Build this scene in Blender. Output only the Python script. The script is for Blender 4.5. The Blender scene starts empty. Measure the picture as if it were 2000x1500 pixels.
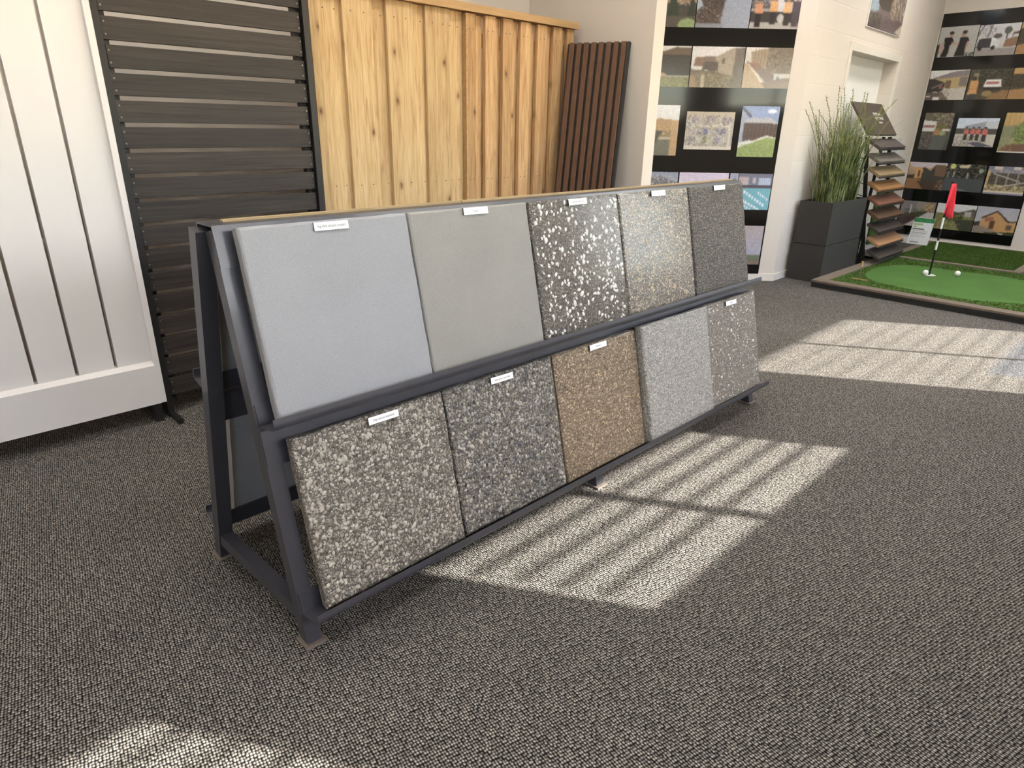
import bpy, bmesh, math, random
import numpy as np
from mathutils import Vector, Matrix
R_ = math.radians
rnd = random.Random(7)
scene = bpy.context.scene
COL = scene.collection

# ------------------------------------------------------------------ camera
CAM_H, F_PX, PITCH, ROLL, YAW = 1.24, 1264.97, R_(21.7496), R_(1.0813), R_(44.4203)
fw = Vector((math.sin(YAW) * math.cos(PITCH), math.cos(YAW) * math.cos(PITCH), -math.sin(PITCH)))
rt0 = Vector((math.cos(YAW), -math.sin(YAW), 0)); up0 = rt0.cross(fw)
rt = rt0 * math.cos(ROLL) + up0 * math.sin(ROLL)
up = -rt0 * math.sin(ROLL) + up0 * math.cos(ROLL)
camd = bpy.data.cameras.new('camera'); cam = bpy.data.objects.new('camera', camd); COL.objects.link(cam)
camd.sensor_fit = 'HORIZONTAL'; camd.sensor_width = 36.0; camd.lens = F_PX / 2000 * 36
camd.clip_start = 0.02; camd.clip_end = 200
cam.matrix_world = Matrix(((rt.x, up.x, -fw.x, 0), (rt.y, up.y, -fw.y, 0), (rt.z, up.z, -fw.z, CAM_H), (0, 0, 0, 1)))
scene.camera = cam

# ------------------------------------------------------------------ light
SUN_EL = R_(30); SUN_AZ = (-0.555, 0.832)
vs = scene.view_settings
vs.view_transform = 'Standard'; vs.look = 'None'; vs.gamma = 1.0; vs.use_curve_mapping = False
vs.exposure = 0.72
world = bpy.data.worlds.new('sky'); scene.world = world; world.use_nodes = True
wn = world.node_tree; wn.nodes.clear()
sky = wn.nodes.new('ShaderNodeTexSky'); sky.sky_type = 'NISHITA'; sky.sun_disc = False
sky.sun_elevation = SUN_EL; sky.sun_rotation = math.atan2(0.555, -0.832)
wbg = wn.nodes.new('ShaderNodeBackground'); wbg.inputs['Strength'].default_value = 1.6
wo = wn.nodes.new('ShaderNodeOutputWorld')
wn.links.new(sky.outputs[0], wbg.inputs[0]); wn.links.new(wbg.outputs[0], wo.inputs[0])
sund = bpy.data.lights.new('sun', 'SUN'); sun = bpy.data.objects.new('sun', sund); COL.objects.link(sun)
sund.energy = 14.0; sund.angle = R_(0.5); sund.color = (1.0, 0.95, 0.87)
sdir = Vector((SUN_AZ[0] * math.cos(SUN_EL), SUN_AZ[1] * math.cos(SUN_EL), -math.sin(SUN_EL)))
sun.rotation_euler = sdir.to_track_quat('-Z', 'Y').to_euler(); sun.location = (5, -6, 6)
PANEL_LIGHT = 13.0                       # emission of the ceiling light panels

# ------------------------------------------------------------------ materials
def lin(c):
    return tuple(((v / 255) / 12.92 if v / 255 <= 0.04045 else ((v / 255 + 0.055) / 1.055) ** 2.4) for v in c)
def C4(c): return (*lin(c), 1.0)
class N:
    """small node-tree helper"""
    def __init__(s, name):
        s.m = bpy.data.materials.new(name); s.m.use_nodes = True
        s.t = s.m.node_tree; s.t.nodes.clear()
        s.out = s.n('ShaderNodeOutputMaterial'); s.b = s.n('ShaderNodeBsdfPrincipled')
        s.l(s.b.outputs[0], s.out.inputs[0])
    def n(s, k, **kw):
        x = s.t.nodes.new(k)
        for a, v in kw.items(): setattr(x, a, v)
        return x
    def l(s, a, b): s.t.links.new(a, b)
    def coord(s, scale=(1, 1, 1), rot=(0, 0, 0), rand=0.0):
        tc = s.n('ShaderNodeTexCoord'); mp = s.n('ShaderNodeMapping')
        mp.inputs['Scale'].default_value = scale; mp.inputs['Rotation'].default_value = rot
        src = tc.outputs['Object']
        if rand:
            oi = s.n('ShaderNodeObjectInfo'); mu = s.n('ShaderNodeMath', operation='MULTIPLY'); mu.inputs[1].default_value = rand
            s.l(oi.outputs['Random'], mu.inputs[0]); ad = s.n('ShaderNodeVectorMath', operation='ADD')
            s.l(src, ad.inputs[0]); s.l(mu.outputs[0], ad.inputs[1]); src = ad.outputs[0]
        s.l(src, mp.inputs[0]); return mp.outputs[0]
    def noise(s, v, scale, detail=3, rough=0.5, dist=0.0):
        x = s.n('ShaderNodeTexNoise'); x.inputs['Scale'].default_value = scale; x.inputs['Detail'].default_value = detail
        x.inputs['Roughness'].default_value = rough; x.inputs['Distortion'].default_value = dist
        s.l(v, x.inputs['Vector']); return x.outputs['Fac']
    def voro(s, v, scale, rand=1.0, feature='F1', dims='3D'):
        x = s.n('ShaderNodeTexVoronoi', feature=feature, voronoi_dimensions=dims); x.inputs['Scale'].default_value = scale
        x.inputs['Randomness'].default_value = rand; s.l(v, x.inputs['Vector']); return x
    def ramp(s, f, stops, interp='LINEAR'):
        x = s.n('ShaderNodeValToRGB'); x.color_ramp.interpolation = interp; e = x.color_ramp.elements
        while len(e) < len(stops): e.new(0.5)
        for i, (p, c) in enumerate(stops):
            e[i].position = p; e[i].color = C4(c) if len(c) == 3 and max(c) > 2 else ((*c, 1) if len(c) == 3 else c)
        s.l(f, x.inputs[0]); return x.outputs[0]
    def mix(s, f, a, b, mode='MIX'):
        x = s.n('ShaderNodeMix', data_type='RGBA', blend_type=mode)
        for sock, v in ((x.inputs[0], f), (x.inputs[6], a), (x.inputs[7], b)):
            if isinstance(v, (int, float)): sock.default_value = v
            elif isinstance(v, tuple): sock.default_value = C4(v) if max(v) > 2 else (*v[:3], 1)
            else: s.l(v, sock)
        return x.outputs[2]
    def math(s, op, a, b=0.0):
        x = s.n('ShaderNodeMath', operation=op)
        for i, v in enumerate((a, b)):
            if isinstance(v, (int, float)): x.inputs[i].default_value = v
            else: s.l(v, x.inputs[i])
        return x.outputs[0]
    def bump(s, h, strength=0.3, dist=0.002):
        x = s.n('ShaderNodeBump'); x.inputs['Strength'].default_value = strength; x.inputs['Distance'].default_value = dist
        s.l(h, x.inputs['Height']); s.l(x.outputs[0], s.b.inputs['Normal'])
    def fin(s, col=None, rough=0.5, metal=0.0, spec=0.5, coat=0.0, coat_rough=0.1):
        b = s.b.inputs
        if col is not None:
            if isinstance(col, tuple): b['Base Color'].default_value = C4(col)
            else: s.l(col, b['Base Color'])
        if isinstance(rough, (int, float)): b['Roughness'].default_value = rough
        else: s.l(rough, b['Roughness'])
        b['Metallic'].default_value = metal; b['Specular IOR Level'].default_value = spec
        b['Coat Weight'].default_value = coat; b['Coat Roughness'].default_value = coat_rough
        return s.m

def m_plain(name, c, rough=0.5, metal=0.0, var=0.08, scale=30, spec=0.5, coat=0.0, bump=0.0):
    k = N(name); v = k.coord(); f = k.noise(v, scale, 4)
    col = k.mix(f, tuple(max(1.1, x * (1 - var)) for x in c), tuple(min(255, x * (1 + var)) for x in c))
    if bump: k.bump(k.noise(v, scale * 6, 3), bump, 0.001)
    return k.fin(col, rough, metal, spec, coat)

def m_wall(name, c, blocks=False):
    k = N(name); v = k.coord()
    f = k.noise(v, 3, 3)
    col = k.mix(f, tuple(x * 0.985 for x in c), c)
    h = k.noise(v, 220, 3)
    if blocks:
        vv = k.coord(rot=(R_(90), 0, 0))
        br = k.n('ShaderNodeTexBrick'); br.inputs['Scale'].default_value = 1; br.inputs['Mortar Size'].default_value = 0.006
        br.inputs['Brick Width'].default_value = 0.4; br.inputs['Row Height'].default_value = 0.2; br.inputs['Mortar Smooth'].default_value = 0.6
        k.l(vv, br.inputs['Vector'])
        h = k.math('ADD', k.math('MULTIPLY', h, 0.15), k.math('MULTIPLY', br.outputs['Fac'], -1.0))
        k.bump(h, 0.35, 0.003)
    else: k.bump(h, 0.08, 0.001)
    return k.fin(col, 0.7, spec=0.25)

def m_carpet():
    k = N('loop carpet')
    v = k.coord(rot=(0, 0, R_(12)), scale=(1, 0.8, 1))
    vo = k.voro(v, 158, 0.34, dims='2D')
    big = k.noise(v, 1.2, 3); mid = k.noise(v, 60, 2)
    loop = k.ramp(vo.outputs['Distance'], [(0.0, (180, 176, 171)), (0.28, (122, 119, 115)), (0.52, (32, 31, 30)), (0.8, (9, 9, 9))])
    tint = k.ramp(vo.outputs['Color'], [(0.0, (0.45, 0.45, 0.45)), (0.5, (0.88, 0.87, 0.85)), (1.0, (1.55, 1.52, 1.46))])
    col = k.mix(1.0, loop, tint, 'MULTIPLY')
    var = k.ramp(big, [(0.3, (0.92, 0.91, 0.9)), (0.7, (1.06, 1.05, 1.04))])
    col = k.mix(1.0, col, var, 'MULTIPLY')
    h = k.math('SUBTRACT', 1.0, vo.outputs['Distance'])
    k.bump(h, 0.6, 0.004)
    m = k.fin(col, 0.95, spec=0.1); return m

def m_pine(name, light, dark, knot, rough_sawn=False):
    k = N(name)
    v = k.coord(rand=37.0)
    st = k.n('ShaderNodeMapping'); st.inputs['Scale'].default_value = (1, 1, 0.055); k.l(v, st.inputs[0])
    warp = k.noise(st.outputs[0], 7, 2)
    g1 = k.noise(st.outputs[0], 55, 5, 0.6, 1.2)
    g2 = k.noise(st.outputs[0], 230, 4, 0.6)
    f = k.math('ADD', k.math('MULTIPLY', g1, 0.75), k.math('MULTIPLY', g2, 0.25))
    col = k.ramp(f, [(0.34, tuple(a * .93 for a in dark)), (0.47, tuple((a + b) / 2 for a, b in zip(light, dark))), (0.62, light)])
    oi = k.n('ShaderNodeObjectInfo')
    tone = k.ramp(oi.outputs['Random'], [(0.0, (0.80, 0.76, 0.71)), (0.4, (0.95, 0.93, 0.89)), (1.0, (1.12, 1.11, 1.09))])
    col = k.mix(1.0, col, tone, 'MULTIPLY')
    kn = k.n('ShaderNodeMapping'); kn.inputs['Scale'].default_value = (6.2, 1, 3.4); k.l(v, kn.inputs[0])
    kr = k.n('ShaderNodeMapping'); kr.inputs['Rotation'].default_value = (R_(90), 0, 0); k.l(kn.outputs[0], kr.inputs[0])
    vo = k.voro(kr.outputs[0], 1.0, 1.0, dims='2D')
    sep = k.n('ShaderNodeSeparateColor'); k.l(vo.outputs['Color'], sep.inputs[0])
    has = k.math('GREATER_THAN', sep.outputs[0], 0.45)
    wob = k.math('ADD', vo.outputs['Distance'], k.math('MULTIPLY', k.math('SUBTRACT', k.noise(v, 60, 2), 0.5), 0.05))
    core = k.ramp(wob, [(0.015, (0.9, 0.9, 0.9)), (0.045, (0.5, 0.5, 0.5)), (0.10, (0.14, 0.14, 0.14)), (0.2, (0, 0, 0))])
    kf = k.math('MULTIPLY', core, has)
    col = k.mix(kf, col, knot)
    if rough_sawn:
        blot = k.noise(st.outputs[0], 14, 4, 0.6)
        col = k.mix(k.ramp(blot, [(0.52, (0, 0, 0)), (0.8, (0.45, 0.45, 0.45))]), col, (178, 128, 84))
        k.bump(k.math('ADD', g2, k.noise(v, 160, 3)), 0.5, 0.0015)
    else: k.bump(g2, 0.2, 0.001)
    return k.fin(col, 0.72, spec=0.3)

def m_grain(name, light, dark, axis=0, rough=0.6, scale=60, stretch=0.05, var=0.12, coat=0.0):
    k = N(name); v = k.coord(rand=23.0)
    sc = [1, 1, 1]; sc[axis] = stretch
    st = k.n('ShaderNodeMapping'); st.inputs['Scale'].default_value = tuple(sc); k.l(v, st.inputs[0])
    g = k.noise(st.outputs[0], scale, 5, 0.6, 0.8); g2 = k.noise(st.outputs[0], scale * 4, 3)
    col = k.ramp(k.math('ADD', k.math('MULTIPLY', g, 0.7), k.math('MULTIPLY', g2, 0.3)), [(0.3, dark), (0.7, light)])
    oi = k.n('ShaderNodeObjectInfo')
    tone = k.ramp(oi.outputs['Random'], [(0.0, (1 - var,) * 3), (1.0, (1 + var,) * 3)])
    col = k.mix(1.0, col, tone, 'MULTIPLY')
    k.bump(g2, 0.25, 0.001)
    return k.fin(col, rough, spec=0.35, coat=coat)

def m_stone(name, matrix, ramp_stops, scale, bump=0.6, rough=0.45, matrix_w=0.55, fine=260, spec=0.5, coat=0.0):
    """exposed aggregate: pebbles of random size and colour set in cement"""
    k = N(name); v = k.coord(rand=11.0)
    wv = k.n('ShaderNodeVectorMath', operation='ADD')
    nz = k.n('ShaderNodeTexNoise'); nz.inputs['Scale'].default_value = scale * 0.9; k.l(v, nz.inputs['Vector'])
    sc = k.n('ShaderNodeVectorMath', operation='SCALE'); sc.inputs['Scale'].default_value = 0.35 / scale
    k.l(nz.outputs['Color'], sc.inputs[0]); k.l(v, wv.inputs[0]); k.l(sc.outputs[0], wv.inputs[1])
    a = k.voro(wv.outputs[0], scale); b = k.voro(wv.outputs[0], scale * 2.4)
    sa = k.n('ShaderNodeSeparateColor'); k.l(a.outputs['Color'], sa.inputs[0])
    sb = k.n('ShaderNodeSeparateColor'); k.l(b.outputs['Color'], sb.inputs[0])
    ca = k.ramp(sa.outputs[0], ramp_stops); cb = k.ramp(sb.outputs[1], ramp_stops)
    ea = k.ramp(a.outputs['Distance'], [(matrix_w - 0.22, (0, 0, 0)), (matrix_w, (1, 1, 1))])
    eb = k.ramp(b.outputs['Distance'], [(0.38, (0, 0, 0)), (0.62, (1, 1, 1))])
    f = k.noise(v, fine, 3)
    mcol = k.mix(f, tuple(max(1.1, x * 0.7) for x in matrix), tuple(min(255, x * 1.15) for x in matrix))
    small = k.mix(eb, cb, mcol)
    col = k.mix(ea, ca, small)
    h = k.math('ADD', k.math('MULTIPLY', k.math('SUBTRACT', 1.0, ea), 0.7), k.math('MULTIPLY', k.math('SUBTRACT', 1.0, eb), 0.35))
    k.bump(k.math('ADD', h, k.math('MULTIPLY', f, 0.2)), bump, 0.004)
    return k.fin(col, rough, spec=spec, coat=coat, coat_rough=0.16)

def m_concrete(name, c, pit=0.0, rough=0.6, coat=0.0, cloud=0.06):
    k = N(name); v = k.coord()
    big = k.noise(v, 5, 4); fine = k.noise(v, 420, 3, 0.7); mid = k.noise(v, 120, 4, 0.6)
    col = k.mix(big, tuple(x * (1 - cloud) for x in c), tuple(min(255, x * (1 + cloud)) for x in c))
    col = k.mix(1.0, col, k.ramp(fine, [(0.3, (0.86, 0.86, 0.86)), (0.7, (1.1, 1.1, 1.1))]), 'MULTIPLY')
    if pit:
        vo = k.voro(v, 190); pits = k.ramp(vo.outputs['Distance'], [(0.06, (1, 1, 1)), (0.2, (0, 0, 0))])
        pm = k.math('MULTIPLY', pits, k.ramp(mid, [(0.45, (0, 0, 0)), (0.6, (pit,) * 3)]))
        col = k.mix(pm, col, tuple(x * 0.45 for x in c))
    k.bump(k.math('ADD', fine, k.math('MULTIPLY', mid, 0.5)), 0.25, 0.0015)
    return k.fin(col, rough, spec=0.4, coat=coat, coat_rough=0.3)

def m_turf(name, a, b, scale=220):
    k = N(name); v = k.coord()
    f = k.noise(v, scale, 4, 0.7); g = k.noise(v, 4, 3)
    col = k.mix(f, a, b); col = k.mix(1.0, col, k.ramp(g, [(0.3, (0.9, 0.9, 0.9)), (0.7, (1.08, 1.08, 1.08))]), 'MULTIPLY')
    k.bump(f, 0.6, 0.004)
    return k.fin(col, 0.85, spec=0.2)

def m_print():
    k = N('glossy photo print'); at = k.n('ShaderNodeAttribute', attribute_name='Ink'); at.attribute_type = 'GEOMETRY'
    return k.fin(at.outputs['Color'], 0.16, spec=0.5)
def m_leaf():
    k = N('grass blade green'); v = k.coord(); f = k.noise(v, 26, 3); g = k.noise(v, 120, 2)
    f = k.noise(k.coord(scale=(1, 1, .12)), 60, 3, 0.7); col = k.ramp(f, [(0.30, (24, 33, 18)), (0.44, (56, 72, 36)), (0.55, (110, 118, 66)), (0.68, (190, 184, 128))])
    return k.fin(col, 0.5, spec=0.3)
def m_emit(name, c, s):
    m = bpy.data.materials.new(name); m.use_nodes = True; t = m.node_tree; t.nodes.clear()
    o = t.nodes.new('ShaderNodeOutputMaterial'); e = t.nodes.new('ShaderNodeEmission')
    e.inputs[0].default_value = C4(c); e.inputs[1].default_value = s; t.links.new(e.outputs[0], o.inputs[0]); return m

M = {}
M['wall'] = m_wall('warm white wall paint', (216, 206, 194))
M['block'] = m_wall('painted block wall', (216, 206, 194), True)
M['ceil'] = m_wall('white ceiling paint', (232, 230, 226))
M['trim'] = m_plain('white gloss trim', (222, 215, 204), 0.4, var=0.02)
M['carpet'] = m_carpet()
M['steel'] = m_plain('charcoal painted steel', (60, 60, 66), 0.36, 0.0, 0.10, 18, spec=0.5, coat=0.15)
M['foot'] = m_plain('worn taupe rubber pad', (108, 98, 90), 0.8, var=0.2, scale=120, bump=0.3)
M['ply'] = m_grain('pale timber strip', (184, 162, 124), (150, 128, 94), 0, 0.7, 120, 0.06)
M['white_pvc'] = m_plain('white powder coat', (222, 218, 215), 0.42, var=0.015, scale=6)
M['dark_slat'] = m_grain('dark stained timber', (68, 61, 56), (32, 29, 27), 0, 0.5, 60, 0.03, 0.16)
M['dark_post'] = m_plain('black timber post', (28, 26, 26), 0.5, var=0.15, scale=40)
M['screw'] = m_plain('screw head steel', (120, 116, 112), 0.35, 0.6)
M['nail'] = m_plain('galvanised nail', (92, 84, 74), 0.5, 0.3)
M['pine'] = m_pine('smooth pine paling', (212, 187, 144), (184, 150, 106), (100, 58, 32))
M['rough_pine'] = m_pine('rough sawn paling', (200, 168, 126), (164, 126, 86), (84, 52, 34), True)
M['cap'] = m_grain('pine capping rail', (198, 166, 120), (168, 132, 88), 0, 0.65, 60, 0.03, 0.05)
M['comp'] = m_grain('brown composite batten', (114, 82, 60), (78, 54, 38), 2, 0.55, 140, 0.05, 0.05)
M['comp_back'] = m_plain('black composite backing', (22, 20, 19), 0.5)
M['black_gloss'] = m_plain('black glossy board', (14, 13, 13), 0.09, var=0.1, spec=0.5)
M['print'] = m_print()
M['planter'] = m_plain('charcoal planter composite', (48, 46, 44), 0.62, var=0.22, scale=160, bump=0.4)
M['soil'] = m_plain('dark potting mix', (26, 22, 18), 0.95, var=0.3, scale=90, bump=0.8)
M['leaf'] = m_leaf()
M['seed'] = m_plain('seed stem green', (118, 124, 66), 0.6, var=0.3, scale=200)
M['black_metal'] = m_plain('black rack metal', (24, 24, 25), 0.45, var=0.1)
M['wpaint'] = m_plain('white print', (236, 234, 228), 0.5, var=0.02)
M['tag_face'] = m_plain('white engraved plate', (250, 250, 250), 0.35, var=0.0)
M['tag_core'] = m_plain('black plate core', (14, 14, 14), 0.4)
M['ink'] = m_plain('grey black lettering', (66, 66, 66), 0.6)
M['edging'] = m_grain('grey timber edging', (136, 122, 106), (98, 88, 78), 1, 0.75, 90, 0.05, 0.12)
M['edging_dark'] = m_plain('charcoal edging board', (30, 29, 28), 0.6, var=0.25, scale=60, bump=0.3)
M['green'] = m_turf('putting green turf', (66, 100, 46), (92, 130, 66), 300)
M['fringe'] = m_turf('fringe turf', (54, 78, 30), (94, 120, 54), 160)
M['lawn'] = m_turf('long artificial grass', (54, 78, 30), (92, 118, 52), 130)
M['red'] = m_plain('coral red flag cloth', (240, 62, 74), 0.7, var=0.05)
M['ball'] = m_plain('white golf ball', (238, 236, 230), 0.3, var=0.02)
M['pole_black'] = m_plain('black pole paint', (20, 20, 20), 0.35)
M['glass_green'] = m_plain('printed green', (44, 148, 62), 0.4, var=0.1)

# tile materials
gr = lambda *s: list(s)
T = {}
T['T1'] = m_concrete('smooth blue grey concrete', (156, 157, 159), 0.25, 0.5, cloud=0.04)
T['T2'] = m_concrete('pitted taupe concrete', (150, 147, 141), 0.9, 0.55, cloud=0.08)
T['T3'] = m_stone('grey aggregate with white pebbles', (72, 67, 60), gr((0.0, (46, 42, 38)), (0.45, (106, 98, 89)), (0.8, (146, 136, 124)), (1.0, (176, 166, 152))), 120, 0.7, 0.45, coat=0.22)
T['T4'] = m_stone('grey aggregate with tan pebbles', (98, 94, 86), gr((0.0, (62, 58, 52)), (0.35, (126, 119, 108)), (0.7, (170, 160, 144)), (1.0, (214, 204, 186))), 125, 0.6, 0.45, coat=0.22)
T['T5'] = m_stone('fine dark aggregate', (60, 56, 51), gr((0.0, (24, 23, 22)), (0.45, (98, 93, 86)), (1.0, (164, 156, 144))), 165, 0.7, 0.5)
T['L1'] = m_stone('sandy river pebble', (98, 93, 85), gr((0.0, (70, 66, 60)), (0.4, (136, 128, 117)), (0.75, (172, 164, 152)), (1.0, (206, 200, 188))), 95, 0.8, 0.5)
T['L2'] = m_stone('mixed grey river pebble', (96, 91, 83), gr((0.0, (42, 41, 41)), (0.3, (108, 103, 96)), (0.6, (146, 140, 130)), (0.85, (188, 182, 172)), (1.0, (118, 122, 126))), 88, 0.8, 0.45)
T['L3'] = m_stone('brown sandstone aggregate', (118, 102, 82), gr((0.0, (78, 64, 48)), (0.4, (142, 124, 102)), (0.75, (176, 156, 130)), (1.0, (212, 192, 164))), 125, 0.6, 0.45, coat=0.22)
T['L4'] = m_stone('pale blue grey aggregate', (148, 146, 141), gr((0.0, (104, 102, 98)), (0.5, (168, 166, 160)), (1.0, (214, 212, 204))), 140, 0.5, 0.42, coat=0.3)
T['L5'] = m_stone('taupe aggregate with white pebbles', (112, 106, 98), gr((0.0, (78, 73, 67)), (0.5, (142, 135, 125)), (1.0, (186, 178, 166))), 140, 0.6, 0.42)
M['tile_back'] = m_concrete('raw cast tile back', (150, 149, 148), 1.0, 0.7)
M['white_pebble'] = m_plain('white quartz pebble', (242, 236, 226), 0.35, var=0.12, scale=40)
M['tan_pebble'] = m_plain('tan pebble', (206, 186, 152), 0.35, var=0.15, scale=40)
M['grey_pebble'] = m_plain('pale grey pebble', (176, 170, 158), 0.45, var=0.18, scale=60)
M['dark_pebble'] = m_plain('slate blue pebble', (76, 77, 82), 0.4, var=0.25, scale=60)

# ------------------------------------------------------------------ mesh helpers
ORG = {}
def origin(o):
    return ORG.get(o.name, Vector((0, 0, 0))) if o else Vector((0, 0, 0))
def tag(o, label=None, cat=None, group=None, kind=None):
    if label: o['label'] = label
    if cat: o['category'] = cat
    if group: o['group'] = group
    if kind: o['kind'] = kind
    return o
def thing(name, loc, label, cat, group=None):
    o = bpy.data.objects.new(name, None); COL.objects.link(o); o.location = loc; o.empty_display_size = 0.1
    ORG[o.name] = Vector(loc); return tag(o, label, cat, group)
def obj(name, bm, mat, parent=None, smooth=False, base=None):
    """link a bmesh given in world coordinates as one object"""
    og = origin(parent) if parent else (Vector(base) if base else Vector((0, 0, 0)))
    bmesh.ops.recalc_face_normals(bm, faces=bm.faces[:])
    bmesh.ops.translate(bm, vec=-og, verts=bm.verts[:])
    me = bpy.data.meshes.new(name); bm.to_mesh(me); bm.free()
    mats = mat if isinstance(mat, (list, tuple)) else [mat]
    for x in mats: me.materials.append(x)
    if smooth:
        for p in me.polygons: p.use_smooth = True
    o = bpy.data.objects.new(name, me); COL.objects.link(o)
    if parent: o.parent = parent
    else: o.location = og
    ORG[o.name] = og
    return o
def copy_to(src, delta, parent=None):
    o = src.copy(); COL.objects.link(o); o.location = src.location + Vector(delta)
    if parent: o.parent = parent
    ORG[o.name] = origin(src); return o
def nb(): return bmesh.new()
def box(bm, x0, x1, y0, y1, z0, z1, M4=None, bevel=0.0, mi=0):
    vs_ = [bm.verts.new((x, y, z)) for x in (x0, x1) for y in (y0, y1) for z in (z0, z1)]
    idx = [(0, 1, 3, 2), (4, 6, 7, 5), (0, 4, 5, 1), (2, 3, 7, 6), (0, 2, 6, 4), (1, 5, 7, 3)]
    fs = [bm.faces.new([vs_[i] for i in q]) for q in idx]
    for f in fs: f.material_index = mi
    if bevel:
        es = list({e for f in fs for e in f.edges})
        r = bmesh.ops.bevel(bm, geom=es, offset=bevel, segments=2, profile=0.5, affect='EDGES')
        vs_ = list({v for f in r['faces'] for v in f.verts} | {v for v in vs_ if v.is_valid})
    if M4 is not None: bmesh.ops.transform(bm, matrix=M4, verts=[v for v in vs_ if v.is_valid])
    return vs_
def boxo(name, x0, x1, y0, y1, z0, z1, mat, parent=None, bevel=0.0, base=None):
    bm = nb(); box(bm, x0, x1, y0, y1, z0, z1, bevel=bevel); return obj(name, bm, mat, parent, base=base)
def prism(bm, pts, axis_vec):
    """extrude a 3-D polygon along a vector"""
    a = [bm.verts.new(p) for p in pts]; b = [bm.verts.new(Vector(p) + Vector(axis_vec)) for p in pts]
    bm.faces.new(a); bm.faces.new(b[::-1]); n = len(pts)
    for i in range(n): bm.faces.new([a[i], b[i], b[(i + 1) % n], a[(i + 1) % n]])
def beam(bm, p, q, w, h, upv=(0, 0, 1)):
    """box beam from p to q, w across, h along upv side"""
    p, q = Vector(p), Vector(q); d = (q - p).normalized(); s = d.cross(Vector(upv)).normalized(); u = s.cross(d)
    c = [(-w / 2, -h / 2), (w / 2, -h / 2), (w / 2, h / 2), (-w / 2, h / 2)]
    a = [p + s * i + u * j for i, j in c]; prism(bm, a, q - p)
def tube(bm, p, q, r, n=12, r2=None):
    p, q = Vector(p), Vector(q); d = (q - p).normalized(); s = d.orthogonal().normalized(); u = d.cross(s); r2 = r if r2 is None else r2
    a = [bm.verts.new(p + (s * math.cos(t) + u * math.sin(t)) * r) for t in [2 * math.pi * i / n for i in range(n)]]
    b = [bm.verts.new(q + (s * math.cos(t) + u * math.sin(t)) * r2) for t in [2 * math.pi * i / n for i in range(n)]]
    bm.faces.new(a[::-1]); bm.faces.new(b)
    for i in range(n): bm.faces.new([a[i], a[(i + 1) % n], b[(i + 1) % n], b[i]])
def struct(name, bm, mat, parent=None, base=None):
    o = obj(name, bm, mat, parent, base=base)
    if not parent: o['kind'] = 'structure'
    return o

# ------------------------------------------------------------------ room shell
XL, XR, YB, YF, ZC = -3.2, 9.0, 3.53, -1.5, 3.05
bm = nb(); box(bm, XL, XR + .1, YF, YB + .1, -0.1, 0.0); struct('floor', bm, M['carpet'])
bm = nb(); box(bm, XL - .15, XR + .15, YF - .15, YB + .15, ZC, ZC + .1); ceiling = struct('ceiling', bm, M['ceil'])
bm = nb(); box(bm, XL - .12, XL, YF, YB + .1, -.1, ZC); struct('wall_left', bm, M['wall'])
bm = nb(); box(bm, XL, 4.62, YB, YB + .1, -.1, ZC); struct('wall_back', bm, M['wall'])
bm = nb(); box(bm, 3.558, 3.663, 2.50, YB, 0, ZC); struct('wall_partition', bm, M['wall'])
SP = Vector((5.635, 2.47, 0)); SU = Vector((-.714, .70, 0)).normalized(); SN = Vector((-.70, -.714, 0)).normalized()
bm = nb(); prism(bm, [SP, SP + SU * 1.52, SP + SU * 1.52 - SN * .1, SP - SN * .1], (0, 0, ZC)); struct('wall_splay', bm, M['wall'])
DW0, DW1 = Vector((5.635, 2.47, 0)), Vector((9.05, 2.553, 0)); DU = (DW1 - DW0).normalized(); DN = Vector((DU.y, -DU.x, 0))
def dwp(u, z, out=0.0): return DW0 + DU * u + DN * out + Vector((0, 0, z))
# door wall with a recessed doorway
DA, DB, DT = 0.86, 2.19, 1.90
bm = nb()
def wseg(u0, u1, z0, z1, th=.2): prism(bm, [dwp(u0, z0), dwp(u1, z0), dwp(u1, z0, -th), dwp(u0, z0, -th)], (0, 0, z1 - z0))
wseg(0, DA, 0, ZC); wseg(DB, 3.41, 0, ZC); wseg(DA, DB, DT, ZC)
struct('wall_door_side', bm, M['block'])
bm = nb(); prism(bm, [dwp(DA, 0, -.13), dwp(DB, 0, -.13), dwp(DB, 0, -.17), dwp(DA, 0, -.17)], (0, 0, DT)); d1 = struct('door_1', bm, M['wpaint'])
bm = nb(); prism(bm, [dwp(DA + .06, .95, -.09), dwp(DA + .18, .95, -.09), dwp(DA + .18, .95, -.13), dwp(DA + .06, .95, -.13)], (0, 0, .025)); obj('door_handle', bm, M['screw'], d1)
bm = nb()
for (u0, u1, z0, z1) in ((DA - .06, DA, 0, DT + .06), (DB, DB + .06, 0, DT + .06), (DA, DB, DT, DT + .06)):
    prism(bm, [dwp(u0, z0, .012), dwp(u1, z0, .012), dwp(u1, z0), dwp(u0, z0)], (0, 0, z1 - z0))
struct('trim_1', bm, M['trim'])
# right wall
bm = nb(); box(bm, XR, XR + .12, YF, 2.6, -.1, ZC); struct('wall_right', bm, M['wall'])
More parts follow.
